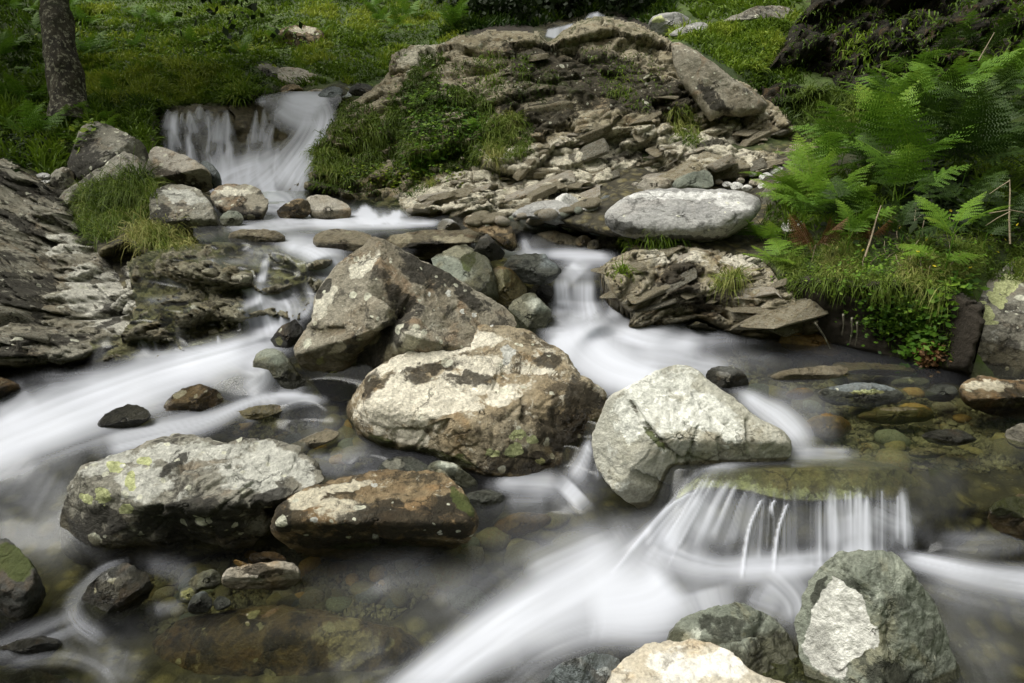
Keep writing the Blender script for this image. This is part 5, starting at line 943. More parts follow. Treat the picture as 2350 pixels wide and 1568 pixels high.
field('bright turf above the leaning slab, right of the knoll', [(1535,88),(1600,66),(1700,52),(1800,20),(1830,35),(1790,90),(1770,150),(1740,170),(1690,150),(1640,120),(1590,100)], 9000, .13, .010, seed=4, bright=.4, droop=.8, bv=BVT)
field('green turf on the slopes behind the knoll at the top right', [(1540,-15),(1860,-15),(1800,30),(1700,50),(1600,45)], 2500, .14, .013, seed=5, bright=-.1, bv=BVT)
KN = 'grass clump hanging down the left face of the rocky knoll'
field('long grass hanging over the knoll beside the waterfall', [(705,330),(735,270),(780,235),(850,235),(885,300),(880,380),(800,420),(730,400),(705,370)], 5200, .17, .0065, 'grass_dry', 6, droop=1.6, up=.25, nw=.9, contrast=.8)
field('thick mass of green grass hanging down the left front of the knoll', [(880,290),(900,230),(940,170),(980,120),(1020,120),(1010,190),(1080,210),(1130,240),(1120,330),(1100,380),(1040,395),(960,410),(900,380)], 11000, .16, .0065, 'grass_dry', 7, droop=1.5, up=.3, nw=.9, bright=.02, contrast=.9)
field('grass clump hanging right of the main hanging mass on the knoll', [(1110,340),(1140,280),(1190,260),(1225,290),(1215,350),(1160,370),(1120,375)], 2600, .14, .006, 'grass_dry', 8, droop=1.5, up=.3, nw=.9, bright=.12)
field('dark sparse growth near the top of the knoll', [(1030,150),(1120,120),(1240,130),(1290,180),(1250,250),(1150,240),(1060,200)], 1400, .08, .006, 'grass', 9, droop=1.2, bright=-.2)
field('dark sparse growth on the right half of the knoll', [(1330,110),(1480,100),(1540,200),(1560,280),(1450,250),(1340,200)], 700, .07, .006, 'grass', 10, droop=1.3, bright=-.15)
field('strip of pale hanging grass in the cleft right of the knoll', [(1545,250),(1570,235),(1600,290),(1605,330),(1570,340),(1548,310)], 700, .17, .006, 'grass_dry', 11, droop=1.6, up=.2, bright=.25)
field('pale tufts hanging from the middle of the knoll', [(1395,170),(1425,165),(1435,215),(1400,225)], 220, .15, .006, 'grass_dry', 12, droop=1.6, up=.2, bright=.3)
field('low green growth along the foot of the knoll above the pool', [(700,400),(860,400),(1000,425),(960,455),(860,450),(720,440)], 1500, .09, .006, 'grass', 13, droop=1.2, bright=-.1)
field('grass and mossy growth on the right bank top', [(1760,600),(1800,560),(1950,520),(2120,560),(2380,560),(2400,650),(2260,640),(2150,680),(2060,655),(1900,640),(1830,650)], 12000, .075, .0055, 'grass_dry', 14, droop=1.1, bright=.0, contrast=.8)
field('grass fringe hanging over the dark earth bank', [(1785,640),(1840,622),(1960,636),(2100,650),(2180,690),(2120,760),(2070,690),(1950,665),(1880,660),(1810,680)], 2200, .10, .0055, 'grass_dry', 15, droop=1.7, up=.25, nw=.9, bright=.12)
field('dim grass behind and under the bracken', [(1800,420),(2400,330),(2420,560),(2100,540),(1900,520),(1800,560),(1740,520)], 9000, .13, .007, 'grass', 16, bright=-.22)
field('brownish grass on the slope between knoll and dark cliff', [(1770,230),(1900,200),(1990,230),(1960,300),(1880,340),(1820,290)], 3200, .16, .007, 'grass_dry', 17, bright=-.12, droop=1.2)
field('low mossy plants on the shaded foot of the right bank', [(2010,720),(2120,690),(2180,720),(2190,830),(2120,850),(2040,810)], 1500, .06, .008, 'grass', 18, bright=.0, droop=.9)

field('turf at the edge of the leaning slab right of the knoll', [(1560,92),(1840,20),(1860,120),(1800,280),(1760,230),(1680,160),(1600,115)], 5000, .12, .010, seed=30, bright=.1, droop=.8, bv=BVT)
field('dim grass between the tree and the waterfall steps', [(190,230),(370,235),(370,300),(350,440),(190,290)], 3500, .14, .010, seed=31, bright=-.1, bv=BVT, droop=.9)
field('grass round the stones above the waterfall', [(555,150),(640,140),(760,190),(640,212),(560,230)], 1800, .12, .009, seed=32, bright=.05, bv=BVT, droop=.9)
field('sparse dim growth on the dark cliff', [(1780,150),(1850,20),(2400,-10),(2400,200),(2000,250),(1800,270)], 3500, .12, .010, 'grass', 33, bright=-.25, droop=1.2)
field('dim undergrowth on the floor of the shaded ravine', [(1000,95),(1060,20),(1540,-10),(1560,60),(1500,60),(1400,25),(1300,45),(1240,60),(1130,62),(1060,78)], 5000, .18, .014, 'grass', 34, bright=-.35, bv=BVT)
field('grass going on over the hillside beyond the left edge', [(-700,-200),(1100,-200),(1100,-15),(-60,-15),(-150,330),(-700,330)], 12000, .13, .014, seed=35, bv=BVT)
field('grass going on over the slope beyond the right edge', [(2400,200),(3000,150),(3000,640),(2420,640)], 4000, .13, .010, seed=36, bv=BVT)
def tuft(label, spots, n, length, width, mat='grass_dry', seed=0, droop=1.3, bright=.15, spread=.65, up=.7, group=None):
    r_ = np.random.default_rng(seed); L, N = [], []
    for (u, v, ru, rv) in spots:
        for _ in range(int(n * ru * rv / sum(a[2] * a[3] for a in spots))):
            a = r_.uniform(0, 6.28); q = math.sqrt(r_.random()); p, m_ = hit(u + ru * q * math.cos(a), v + rv * q * math.sin(a))
            if p is not None: L.append(p); N.append(m_)
    L = np.array(L); N = np.array(N); tn = np.clip(.4 + bright + .6 * fbm(L * 8, 3, seed) + r_.uniform(-.2, .3, len(L)), 0, 1)
    md = np.median(np.linalg.norm(L - CAM, axis=1)); k = np.abs(np.linalg.norm(L - CAM, axis=1) - md) < .5; L, N, tn = L[k], N[k], tn[k]
    o = blades('grass_tuft', L, N, length, width, M[mat], droop, up, .6, seed, tn, spread=spread)
    return tag(o, label, 'grass tuft', group)
tuft('big green grass tuft hanging between the boulders of the upper left pile', [(250,470,70,50),(310,440,40,50),(330,480,40,50),(230,520,50,40)], 3600, .20, .0045, 'grass_dry', 21, bright=.0)
tuft('yellow-green drooping tuft on the lip of the wet ledge, upper left', [(345,548,50,24),(400,560,45,24),(380,545,50,20)], 2000, .18, .0045, 'grass_dry', 22, bright=.3)
tuft('dark green tuft growing under the whale-backed boulder', [(1500,552,26,8),(1545,556,30,7)], 180, .14, .006, 'grass', 23, bright=.1, spread=.7)
tuft('small bright tuft on the broken ledge, left end', [(1430,625,12,6)], 60, .13, .006, 'grass', 24, bright=.3, spread=.7)
tuft('yellow drooping tuft on the broken ledge, centre', [(1670,655,24,10),(1685,640,20,8)], 240, .16, .005, 'grass_dry', 25, bright=.4, droop=1.7)
tuft('pale dry tuft at the foot of the knoll near the upper pool', [(990,425,9,5)], 70, .14, .006, 'grass_dry', 26, bright=.5, droop=1.6)
tuft('dark tuft at the left of the whale-backed boulder foot', [(1440,562,16,7)], 90, .11, .006, 'grass', 27, bright=.05, spread=.7)

# ---------------------------------------------------------------- bracken
def frond_mesh(name, mat, seed, np_=14, arch=.35, tri=.29, dead=False):
    r_ = random.Random(seed); V, Q, T = [], [], []
    def rach(s): return np.array([s * (1 - .12 * s), .05 * math.sin(3 * s + seed), arch * (1.25 * s - 1.15 * s * s)])
    prev = None
    for i in range(13):                                    # stipe and rachis as a thin tapered strip, crossed
        s = i / 12.; p = rach(s); w = .006 * (1 - .8 * s)
        a = [p + [0, w, 0], p - [0, w, 0], p + [0, 0, w], p - [0, 0, w]]
        V += a; T += [.85] * 4
        if prev is not None: Q += [[prev, prev + 1, prev + 5, prev + 4], [prev + 2, prev + 3, prev + 7, prev + 6]]
        prev = len(V) - 4
    for i in range(np_):
        f = i / (np_ - 1.); s = .22 + .77 * f; p = rach(s); tg = rach(min(1, s + .02)) - rach(s - .02); tg /= np.linalg.norm(tg)
        Lp = tri * (1 - f) ** .8 * (.75 + .25 * min(1, f * 5)) * r_.uniform(.85, 1.1) + .02
        for sd in (1, -1):
            ax = np.array([0, sd, 0.]) * .92 + tg * (.30 + .25 * f) + np.array([0, 0, r_.uniform(-.25, .05) - (.5 if dead else 0)]); ax /= np.linalg.norm(ax)
            nm = np.cross(tg, ax); nm /= np.linalg.norm(nm); pd = np.cross(nm, ax)
            m = max(3, int(9 * (Lp / tri) + 2))
            for j in range(m):
                g = (j + .5) / m; c = p + ax * Lp * g + np.array([0, 0, -.10 * Lp * g * g * (3 if dead else 1)]); l = .046 * (1 - g * .75) * min(1, .4 + Lp * 3); hw = Lp / m * .52
                for s2 in (1, -1):
                    d = pd * s2 * .9 + ax * .45; tp = c + d * l + nm * r_.uniform(-.3, .1) * l; n0 = len(V)
                    V += [c - ax * hw, c + ax * hw * .7, tp + ax * hw * .5, tp - ax * hw * .3]; tt = .25 + .4 * f + r_.uniform(-.12, .22); T += [tt, tt, tt + .12, tt + .12]; Q.append([n0, n0 + 1, n0 + 2, n0 + 3])
    return mesh_np(name, np.array(V), np.array(Q), None, M[mat], attrs={'tint': np.clip(T, 0, 1)}, obj=False, smooth=False)
FR = {'d': [frond_mesh('frond', 'fern_d', s, arch=a) for s, a in ((11, .35), (12, .2), (13, .4))], 'g': [frond_mesh('frond', 'fern', s, arch=a) for s, a in ((1, .35), (2, .2), (3, .5), (4, .3))], 'y': [frond_mesh('frond', 'fern_y', s, arch=a) for s, a in ((5, .35), (6, .2))], 'b': [frond_mesh('frond', 'fern_b', s, arch=a, dead=True) for s, a in ((7, .1), (8, -.1))]}
rf = random.Random(33)
def bracken(u, v, size, kind='g', n=4, label=None, group=None, face=None, p=None, el=(25, 65), stalk=.0):
    if p is None:
        p, _n = hit(u, v, BVT)
        if p is None: return
    e = empty('bracken', p.tolist()); tag(e, label, 'fern', group)
    st = stalk * size
    if st > 0:
        nn = 6; an = np.arange(nn) / nn * 6.283; Vv = np.concatenate([np.stack([np.cos(an) * .004, np.sin(an) * .004, an * 0 - .03], 1), np.stack([np.cos(an) * .0025 + .01, np.sin(an) * .0025, an * 0 + st], 1)])
        mesh_np('stalk', Vv, grid_quads(2, nn, True), mat=M['stick'] if kind == 'b' else M['fern_y'], parent=e)
    a0 = rf.uniform(0, 360)
    for k in range(n):
        me = rf.choice(FR[kind]); o = bpy.data.objects.new('frond', me); s = size * rf.uniform(.75, 1.15)
        az = R(a0 + k * 360 / n + rf.uniform(-25, 25)) if face is None else R(face + rf.uniform(-60, 60)); ele = R(rf.uniform(*el))
        o.rotation_euler = Euler((rf.uniform(-.35, .35), -ele, az), 'XYZ'); o.scale = (s, s, s); o.location = (0, 0, st * rf.uniform(.7, 1) - .02)
        link(o, e)
    return e
RG = 'bracken on the right bank'; LB = 'green bracken with long feathery fronds, part of the thick growth on the right bank'
for (u, v, s, k) in [(2080,330,.62,'g'),(2150,290,.62,'g'),(2230,310,.6,'g'),(2310,260,.6,'g'),(2360,330,.6,'g'),(2000,400,.55,'g'),(2060,440,.55,'g'),(2130,400,.55,'g'),(2200,430,.55,'g'),(2270,400,.55,'g'),(2350,430,.5,'g'),(1930,440,.5,'g'),(1980,480,.45,'g'),(2050,490,.45,'g'),
                     (1880,420,.45,'g'),(1900,480,.40,'y'),(1850,470,.40,'y'),(1840,520,.32,'g'),(1900,530,.34,'g'),(2000,330,.5,'g'),(2050,250,.5,'g'),(2120,230,.5,'g'),(2200,240,.55,'g'),(2280,200,.5,'g'),(2350,220,.55,'g'),(1960,520,.34,'g'),(2020,380,.5,'y'),(2110,350,.55,'g'),(2240,360,.55,'g'),(2170,340,.6,'g'),(2330,380,.5,'g'),
                     (2010,250,.4,'g'),(2390,300,.6,'g'),(2400,450,.5,'g'),(2450,380,.6,'g'),(2480,500,.5,'g'),(1960,370,.5,'g'),(1925,380,.45,'g'),(2290,300,.6,'g'),(2200,500,.35,'g'),(2300,520,.3,'g'),(1830,400,.42,'g'),(1800,430,.36,'y'),(1860,380,.45,'g'),(1905,330,.4,'g'),(2080,180,.5,'g'),(2160,160,.5,'g'),(2250,150,.5,'g'),(2340,130,.55,'g'),(2030,300,.5,'g'),(2100,280,.5,'y'),(2310,340,.5,'g'),(1990,440,.45,'g'),(2190,400,.5,'g'),(2300,90,.5,'g'),(2220,100,.45,'g'),(2060,560,.3,'d'),(1940,560,.3,'g'),(2250,560,.3,'d'),(2000,350,.5,'g'),(2120,330,.55,'g'),(1880,500,.38,'g'),(2380,200,.5,'g')]:
    if rf.random() < .12: continue
    if (u > 2080 and v > 330) or rf.random() < .12: k = 'd'
    bracken(u, v + 25, s * 1.12, k, 5 if s > .5 else 4, LB, RG, el=(10, 60), stalk=.35)
bracken(1760, 555, .30, 'y', 6, 'pale yellow-green low bracken spreading over the right end of the whale-backed boulder', el=(5, 45))
bracken(1720, 545, .26, 'g', 5, 'small pale bracken reaching left across the foot of the whale-backed boulder', el=(5, 40))
bracken(1790, 600, .28, 'y', 6, 'low light green bracken on the edge of the broken ledge', el=(5, 45))
bracken(1830, 470, .42, 'y', 5, 'yellowing bracken leaning left over the white cobbles', face=175, el=(20, 50))
bracken(1862, 600, .26, 'b', 5, 'brown dead bracken hanging in front of the green clump', el=(20, 75), stalk=.35)
bracken(1990, 560, .24, 'b', 4, 'second brown dead bracken, in the shade of the green clump', el=(10, 60), stalk=.2)
bracken(2165, 632, .34, 'y', 4, 'bright yellow-green bracken plant standing alone on its stalk, right bank', el=(25, 50), stalk=.75)
bracken(2150, 610, .28, 'y', 4, 'low yellow-green bracken at the foot of the lone bright plant', el=(5, 30), stalk=.15)
bracken(1000, 400, .20, 'y', 6, 'vivid light green fern at the foot of the hanging grass on the knoll', p=hit(985,365)[0], el=(0, 60))
bracken(970, 230, .20, 'y', 4, 'small bright fern high in the hanging grass of the knoll', p=hit(965,235)[0], el=(0, 40))
bracken(1080, 300, .18, 'y', 4, 'small light fern at the right of the hanging grass of the knoll', p=hit(1085,300)[0], el=(0, 50))
bracken(860, 20, .6, 'g', 6, 'dark fern at the crest of the hillside beside the ravine', p=hit(1040,70,BVT)[0], el=(10, 60))
HG = 'ferns scattered over the grassy hillside'; LH = 'low green fern growing in the grass of the hillside, upper left'
r_ = np.random.default_rng(5)
for k in range(44):
    u, v = (r_.uniform(150, 1000), r_.uniform(0, 130)) if k > 26 else (r_.uniform(-60, 260), r_.uniform(10, 330))
    if 590 < u and v > 100: continue
    bracken(u, v, r_.uniform(.28, .5), 'g', 5, LH, HG, el=(5, 60))

# leafy plants low on the right bank and knoll
def leafy(label, u0, v0, ru, rv, n, size, mat='leaf', seed=0, group=None, name='leafy_plant'):
    r_ = np.random.default_rng(seed); V, Q, T = [], [], []
    for _ in range(n):
        p, m_ = hit(u0 + r_.normal(0, ru * .5), v0 + r_.normal(0, rv * .5))
        if p is None: continue
        p = p + m_ * r_.uniform(.0, .07)
        a = r_.normal(0, 1, 3); a[2] *= .4; a /= np.linalg.norm(a); b_ = np.cross(m_ + [0, 0, .5] + r_.normal(0, .4, 3), a); b_ /= np.linalg.norm(b_) + 1e-9; s = size * r_.uniform(.6, 1.3); n0 = len(V)
        V += [p, p + a * s * .5 + b_ * s * .28, p + a * s, p + a * s * .5 - b_ * s * .28]; Q.append([n0, n0 + 1, n0 + 2, n0 + 3]); T += [r_.random()] * 4
    o = mesh_np('leafy_growth', np.array(V), np.array(Q), None, M[mat], attrs={'tint': np.array(T)}, smooth=False, origin=np.array(V).mean(0)); return tag(o, label, None, None, 'stuff')
leafy('small bright leaved plant low on the shaded earth bank, near the water', 2120, 790, 45, 40, 260, .035, 'leaf', 1)
leafy('small leaved plant on the earth bank beside the yellow-lichened boulder', 2150, 720, 36, 30, 200, .032, 'leaf', 2)
leafy('dark leafy growth on the bank top left of the yellow-lichened boulder', 2180, 660, 40, 24, 200, .04, 'fern', 3)
leafy('vivid green leafy plant at the lower edge of the hanging grass', 975, 370, 40, 26, 260, .05, 'leaf', 4)
leafy('light green leafy plant right of the hanging grass on the knoll', 1090, 290, 36, 30, 220, .04, 'leaf', 5)
leafy('brown bushy moss clump at the waterline by the yellow-lichened boulder', 2140, 820, 26, 30, 700, .02, 'fern_b', 6)
leafy('green scrub under the tree at the far left', 150, 290, 60, 36, 500, .06, 'grass', 7)
leafy('dark scrub left of the upper left pile', 60, 340, 70, 40, 500, .06, 'dkleaf', 8)

leafy('mossy leafy growth trailing down the earth bank', 2060, 720, 90, 50, 1100, .024, 'fern', 9)
leafy('light mossy leaves on the lip of the earth bank', 1960, 640, 120, 22, 400, .018, 'fern_y', 10)
leafy('small leaves mixed into the hanging grass of the knoll', 990, 280, 90, 90, 1600, .035, 'fern', 11)
leafy('small dark leaves along the foot of the hanging grass', 900, 400, 160, 26, 900, .03, 'grass', 12)
leafy('broad leaved weeds in the turf of the right bank', 2100, 600, 200, 40, 900, .022, 'fern', 13)
leafy('leafy weeds among the hillside grass', 500, 110, 420, 70, 600, .06, 'grass', 14)
leafy('bright leafy weeds among the hillside grass', 560, 100, 420, 70, 350, .05, 'fern', 15)
leafy('dark leafy scrub under the bracken', 2150, 470, 170, 80, 2600, .07, 'dkleaf', 16)
# yellow flowers
FL = []
r_ = np.random.default_rng(9)
fl = [(1972,612),(2103,618),(2108,645),(2118,650),(2133,654),(2055,705),(2335,505),(2300,540),(2322,548),(2290,585),(2260,575),(2175,520),(2220,500),(2240,530),(2060,560),(2010,560),(2270,610),(2205,645),(2120,590)]
Vf, Tf = [], []
for k in range(5):
    a = k * 1.2566; Vf += [[0, 0, 0], [math.cos(a - .45) * .8, math.sin(a - .45) * .8, .2], [math.cos(a) * 1.1, math.sin(a) * 1.1, .3], [math.cos(a + .45) * .8, math.sin(a + .45) * .8, .2]]
me = mesh_np('flower', np.array(Vf) * .009, np.arange(20).reshape(5, 4), None, M['petal'], attrs={'tint': np.full(20, .5)}, obj=False, smooth=False)
for (u, v) in fl:
    p, m_ = hit(u, v)
    if p is None: continue
    o = bpy.data.objects.new('flower', me); o.location = (p + m_ * .03 + [0, 0, .06]).tolist(); o.rotation_euler = (r_.uniform(.3, 1.1), r_.uniform(-.4, .4), r_.uniform(0, 6)); link(o)
    tag(o, 'small yellow flower dotting the grass of the right bank', 'flower', 'yellow flowers on the right bank')

# ---------------------------------------------------------------- stems, tree, shrubs
def tube(name, pts, rad, mat, n=7, parent=None, origin=None, rough=0.):
    pts = np.array(pts, float); rad = np.array(rad, float); V = []
    for i, p in enumerate(pts):
        d = pts[min(i + 1, len(pts) - 1)] - pts[max(i - 1, 0)]; d /= np.linalg.norm(d); a = np.cross(d, [.1, 1, .05]); a /= np.linalg.norm(a); b_ = np.cross(d, a); an = np.arange(n) / n * 6.2832
        ring = p + (np.cos(an)[:, None] * a + np.sin(an)[:, None] * b_) * rad[i]; V.append(ring)
    V = np.array(V)
    if rough:
        c = pts[:, None, :]; dv = V - c; V = c + dv * (1 + rough * fbm(V * np.array([14, 14, 5]), 3, 4)[..., None] + rough * .8 * fbm(V * 3, 2, 9)[..., None])
    o = mesh_np(name, V.reshape(-1, 3), grid_quads(len(pts), n, True), mat=M[mat], origin=origin, parent=parent); return o
def stem(label, px, t, r0, group=None):
    pts = [pt(np.array(float(a)), np.array(float(b)), t + (c if c else 0)) for a, b, c in px]
    o = tube('root' if 'root' in label else 'dead_stem', pts, np.linspace(r0, r0 * .5, len(pts)), 'bark' if 'root' in label else 'stick', 6, origin=pts[0]); return tag(o, label, 'root' if 'root' in label else 'stem', group)
stem('pale dead stem leaning left in front of the bracken, right bank', [(1985,590,0),(2000,545,.03),(2012,500,.05),(2022,472,.06)], 3.5, .006)
stem('upright dead twig at the far right', [(2318,560,0),(2316,500,0),(2318,440,.02),(2317,412,.02)], 3.3, .005)
stem('pale bent twig reaching left from the upright one', [(2317,415,.0),(2290,432,0),(2270,446,0)], 3.32, .003)
stem('pale twig lying across below the upright one', [(2270,490,0),(2315,482,0),(2350,488,0),(2400,492,0)], 3.28, .003)
stem('pale twig running down left from the upright one', [(2318,486,0),(2290,500,0),(2262,518,0)], 3.27, .003)
stem('thin grey twig sticking up from the bracken near the dark cliff', [(2245,140,0),(2262,110,0),(2282,75,.0)], 5.6, .006)
for k in range(22):
    u, v = rf.uniform(1960, 2220), rf.uniform(520, 640); l = rf.uniform(20, 60); a = rf.uniform(-2.4, -.6); p, m_ = hit(u, v, BVT)
    if p is None: continue
    t = project(p)[2] - .03
    stem('thin pale dead stem among the litter of the right bank', [(u, v, 0), (u + l * .5 * math.cos(a), v + l * .5 * math.sin(a), 0), (u + l * math.cos(a + .2), v + l * math.sin(a + .2), .03)], t, .0028, 'dead stems on the right bank')
for k, (u0, v0, u1, v1) in enumerate(((1955,728,1950,790),(1967,738,1962,795),(1870,740,1905,800),(1935,720,1932,770))):
    stem('dark root dangling from the undercut bank into the pool', [(u0, v0, 0), ((u0 + u1) / 2 + 3, (v0 + v1) / 2, 0), (u1, v1, .02)], 3.12, .005, 'roots under the bank')

tr = empty('tree', pt(155., 262., 6.2).tolist()); tag(tr, 'tree with rough lichened bark rising out of the picture at the upper left', 'tree')
base_p = pt(155., 268., 6.2); O3 = np.array(base_p)
path = [pt(162., 285., 6.2), pt(156., 240., 6.2), pt(146., 170., 6.22), pt(138., 100., 6.25), pt(130., 40., 6.3), pt(122., -20., 6.35), pt(112., -150., 6.4), pt(100., -330., 6.5), pt(95., -560., 6.7)]
path = catmull(path, 8); rr = np.interp(np.linspace(0, 1, len(path)), [0, .06, .15, .5, 1], [.22, .17, .14, .125, .09])
def rel(o): o.location = np.array(o.location) - np.array(tr.location); return o
trunk = tube('trunk', path, rr, 'bark', 36, rough=.24, origin=path[0]); trunk.parent = tr; rel(trunk)
rt = random.Random(3); LV = []
top = path[-1]
for k in range(9):
    s = path[int(len(path) * (.72 + .03 * k))] if k < 8 else top; a = k * 2.4; L_ = rt.uniform(1.6, 2.8)
    pts = [s, s + np.array([math.cos(a) * .35, math.sin(a) * .35, .3]) * L_, s + np.array([math.cos(a) * .75, math.sin(a) * .75, .5]) * L_, s + np.array([math.cos(a + .2), math.sin(a + .2), .55]) * L_]
    b_ = tube('limb', catmull(pts, 4), np.linspace(.06, .012, 13), 'bark', 8, origin=s); b_.parent = tr; rel(b_)
    for j in range(15):
        c = np.array(pts[rt.choice([1, 2, 3, 3])]) + np.array([rt.gauss(0, .55), rt.gauss(0, .55), rt.gauss(.1, .35)]); LV.append(c)
def crown(name, centers, per, rad, size, mat, seed, origin, parent=None):
    r_ = np.random.default_rng(seed); C = np.repeat(np.array(centers), per, 0); n = len(C); P = C + r_.normal(0, rad, (n, 3)); a = r_.normal(0, 1, (n, 3)); a /= np.linalg.norm(a, axis=1, keepdims=True); b_ = np.cross(a, r_.normal(0, 1, (n, 3))); b_ /= np.linalg.norm(b_, axis=1, keepdims=True)
    s = (size * r_.uniform(.6, 1.3, n))[:, None]; V = np.stack([P, P + a * s * .5 + b_ * s * .3, P + a * s, P + a * s * .5 - b_ * s * .3], 1).reshape(-1, 3)
    return mesh_np(name, V, np.arange(n * 4).reshape(n, 4), None, M[mat], attrs={'tint': np.repeat(np.clip(r_.normal(.4, .2, n), 0, 1), 4)}, smooth=False, origin=origin, parent=None)
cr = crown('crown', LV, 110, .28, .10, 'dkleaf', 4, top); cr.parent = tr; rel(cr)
for k, (x, y, z) in enumerate(((-7.6, 7.5, 1.2), (9.2, 8.5, 2.4))):  # unseen trees, added to darken the top corners with their shade
    e = empty('tree', (x, y, z)); tag(e, ['unseen tree added outside the left edge to shade the bank', 'unseen tree added above the dark cliff to shade the upper right'][k], 'tree'); O_ = np.array([x, y, z])
    t_ = tube('trunk', catmull([O_ - [0, 0, .5], O_ + [.1, 0, 1.5], O_ + [0, .1, 3.2], O_ + [.2, 0, 5.]], 4), np.linspace(.2, .06, 13), 'bark', 10, origin=O_); t_.parent = e; t_.location = (0, 0, 0)
    cs = [O_ + np.array([rt.gauss(0, 1.0), rt.gauss(0, 1.0), 4.2 + rt.gauss(0, .7)]) for _ in range(80)]
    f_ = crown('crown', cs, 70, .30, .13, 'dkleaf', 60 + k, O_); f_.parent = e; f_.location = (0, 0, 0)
# the dark wood filling the ravine behind the knoll
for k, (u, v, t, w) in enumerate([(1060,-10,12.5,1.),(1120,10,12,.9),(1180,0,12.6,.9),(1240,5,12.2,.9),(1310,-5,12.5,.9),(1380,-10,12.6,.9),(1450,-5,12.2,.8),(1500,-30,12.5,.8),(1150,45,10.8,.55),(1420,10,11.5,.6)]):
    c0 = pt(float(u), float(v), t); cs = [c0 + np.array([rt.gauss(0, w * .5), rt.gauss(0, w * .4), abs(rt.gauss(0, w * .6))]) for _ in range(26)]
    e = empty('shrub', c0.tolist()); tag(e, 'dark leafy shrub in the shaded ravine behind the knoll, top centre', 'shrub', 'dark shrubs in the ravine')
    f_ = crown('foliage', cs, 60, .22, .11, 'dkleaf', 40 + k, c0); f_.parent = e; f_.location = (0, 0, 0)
    s_ = tube('stem', [c0 - np.array([0, 0, .5]), c0, c0 + np.array([.1, 0, w * .6])], [.05, .04, .02], 'bark', 6, origin=c0); s_.parent = e; s_.location = (0, 0, 0)

# ---------------------------------------------------------------- broken slabs on the ledges, gravel and cobbles
import bmesh
def chip_mesh(name, mat, seed, fl=.3):
    r_ = random.Random(seed); bm = bmesh.new()
    for i in range(13):
        x, y, z = r_.uniform(-1, 1), r_.uniform(-1, 1), r_.choice([-1, 1]) * r_.uniform(.6, 1)
        m_ = max(abs(x), abs(y)); x, y = (x / m_, y / m_) if i < 9 else (x, y); bm.verts.new((x, y * .7, z * fl))
    bmesh.ops.convex_hull(bm, input=bm.verts); bmesh.ops.delete(bm, geom=[v for v in bm.verts if not v.link_faces], context='VERTS')
    bmesh.ops.dissolve_limit(bm, angle_limit=.12, verts=bm.verts, edges=bm.edges)
    bmesh.ops.bevel(bm, geom=list(bm.edges), offset=.05, segments=1, affect='EDGES')
    me = bpy.data.meshes.new(name); bm.to_mesh(me); bm.free(); me.materials.append(M[mat]); return me
def chips(parent, poly, n, mat, size, slope, seed, fl=.3, bv=None, name='rock_slab', zr=(-25, 25)):
    bvx = bvh_of([parent]); mats = [mat] * 5 + {'shale': ['pale', 'outcrop', 'schist', 'pale', 'angular'], 'schist': ['pale', 'grey', 'shale', 'grey', 'schist']}.get(mat, [mat] * 5); meshes = [chip_mesh(name, mats[i], seed * 100 + i, fl * random.Random(i).uniform(.6, 1.7)) for i in range(10)]
    L, N, UV = sample(poly, n, bvx, None, seed); r_ = random.Random(seed); O = np.array(parent.location)
    for p, nn in zip(L, N):
        o = bpy.data.objects.new(name, r_.choice(meshes)); s = size * r_.choice([.3, .4, .55, .75, 1.0, 1.35, 1.7]) * r_.uniform(.8, 1.2) * (1 if r_.random() < .88 else 1.9)
        o.scale = (s * r_.uniform(.9, 1.5), s * r_.uniform(.6, 1.0), s * r_.uniform(.6, 1.1)); o.rotation_euler = (R(r_.uniform(0, 32)), R(slope + r_.gauss(0, 9)), R(r_.uniform(*zr) * 1.6))
        o.location = (p - O - nn * s * .3).tolist(); link(o, parent)
chips(outcrop, [(890,455),(1000,420),(1100,400),(1240,330),(1300,280),(1400,300),(1540,330),(1600,290),(1800,290),(1830,350),(1780,400),(1640,410),(1440,430),(1350,465),(1200,495),(1060,495),(920,495)], 225, 'shale', .08, -12, 3, .2)
chips(outcrop, [(1250,200),(1500,160),(1560,250),(1450,300),(1300,280),(1160,240),(900,160),(960,120),(1100,100),(1200,120)], 26, 'outcrop', .08, -8, 4, .2)
chips(bank_l, [(0,480),(100,480),(200,600),(290,620),(300,740),(200,800),(20,820)], 22, 'schist', .05, 24, 5, .22)
chips(ledge_r, [(1400,610),(1500,575),(1640,580),(1740,610),(1800,690),(1860,750),(1720,760),(1600,720),(1480,740),(1440,700)], 55, 'shale', .055, -14, 6, .16)
chips(ledge_l, [(350,600),(560,570),(700,590),(700,700),(600,770),(400,790),(330,740)], 12, 'ledge', .045, 18, 7, .22)

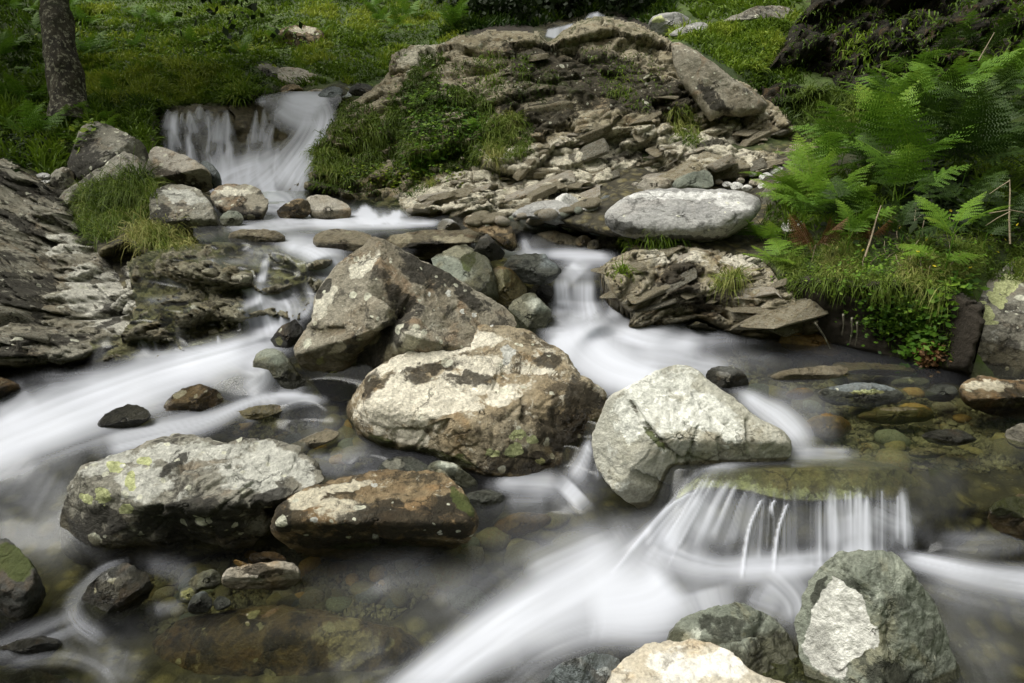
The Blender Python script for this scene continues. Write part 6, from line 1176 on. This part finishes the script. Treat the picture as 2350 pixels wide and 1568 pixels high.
# loose gravel and cobbles on the bed
def peb_mesh(seed, mat):
    me = None; r_ = np.random.default_rng(seed); bm = bmesh.new(); bmesh.ops.create_icosphere(bm, subdivisions=2, radius=1)
    V = np.array([v.co[:] for v in bm.verts]); d = 1 + .22 * fbm(V * 1.3 + seed, 3, seed); 
    for v, k in zip(bm.verts, d): v.co *= k
    a, b_ = r_.uniform(.6, .9), r_.uniform(.35, .6)
    for v in bm.verts: v.co.y *= a; v.co.z *= b_
    me = bpy.data.meshes.new('cobble'); bm.to_mesh(me); bm.free(); me.materials.append(M[mat])
    for p in me.polygons: p.use_smooth = True
    return me
BEDS = [('cobble lying on the bed under the right pool', 'cobbles under the right pool', [(1700,780),(1900,815),(2150,860),(2300,960),(2350,1060),(2000,1080),(1850,1030),(1750,930),(1650,840)], 46, (.03, .10)),
        ('cobble in the shallows between the long pale boulder and the brown rounded one', 'cobbles below the two lower left boulders', [(360,1310),(560,1270),(900,1280),(1000,1320),(900,1400),(600,1390),(430,1440),(330,1420)], 60, (.015, .05)),
        ('cobble under the little pool left of the centre boulder', 'cobbles left of the centre boulder', [(480,990),(700,940),(790,930),(860,1060),(760,1090),(620,1000)], 40, (.025, .07)),
        ('blurred cobble under the foreground water', 'cobbles under the foreground water', [(1000,1270),(1250,1170),(1400,1240),(1060,1400)], 14, (.03, .09)),
        ('cobble at the edge of the upper pool', 'cobbles round the upper pool', [(480,560),(640,540),(860,545),(1100,520),(1200,560),(1400,590),(1300,600),(900,600)], 26, (.03, .06)),
        ('stone at the foot of the knoll beside the upper pool', 'stones at the foot of the knoll', [(860,470),(1000,495),(1180,500),(1350,470),(1380,450),(1360,480),(1200,520),(1000,512),(880,490)], 44, (.03, .075))]
pms = {k: [peb_mesh(i * 7 + j, k) for j in range(3)] for i, k in enumerate(['olive', 'green', 'pale', 'blue', 'orange', 'peb', 'shale'])}
for bi, (lb, gp, poly, n, (s0, s1)) in enumerate(BEDS):
    L, N, UV = sample(poly, n, BV if bi == 5 else BVT, None, 60 + bi); r_ = random.Random(bi)
    kinds = ['shale', 'pale', 'shale', 'green'] if bi == 5 else ['olive', 'olive', 'green', 'pale', 'blue', 'orange', 'peb', 'peb']
    for p in L:
        o = bpy.data.objects.new('cobble', r_.choice(pms[r_.choice(kinds)])); s = r_.uniform(s0, s1); o.scale = (s, s, s); o.rotation_euler = (r_.uniform(-.2, .2), r_.uniform(-.2, .2), r_.uniform(0, 6.28))
        o.location = (p + [0, 0, s * .12]).tolist(); link(o); tag(o, lb, 'stone', gp)
def gravel(poly, n, s, seed):
    L, N, UV = sample(poly, n, BVT, None, seed); bm = bmesh.new(); bmesh.ops.create_icosphere(bm, subdivisions=1, radius=1); V0 = np.array([v.co[:] for v in bm.verts]); F0 = np.array([[v.index for v in f.verts] for f in bm.faces]); bm.free()
    r_ = np.random.default_rng(seed); k = len(V0); sc = (s * r_.uniform(.4, 1.6, len(L)))[:, None, None] * r_.uniform(.5, 1, (len(L), 1, 3)); V = L[:, None] + V0[None] * sc * (1 + .25 * r_.normal(0, .5, (len(L), k, 1)))
    T = (F0[None] + (np.arange(len(L)) * k)[:, None, None]).reshape(-1, 3); o = mesh_np('gravel', V.reshape(-1, 3), None, T, M['peb'], smooth=False, origin=L.mean(0)); return tag(o, 'fine gravel on the stream bed seen through clear water', kind='stuff')
gravel([(330,1300),(560,1260),(1000,1270),(1050,1330),(900,1420),(600,1400),(420,1470),(320,1440)], 2600, .012, 1)
gravel([(1700,790),(2000,830),(2350,960),(2380,1080),(2000,1080),(1800,1000),(1640,850)], 1800, .018, 2)
gravel([(480,990),(760,930),(860,1060),(760,1090),(600,1010)], 900, .015, 3)
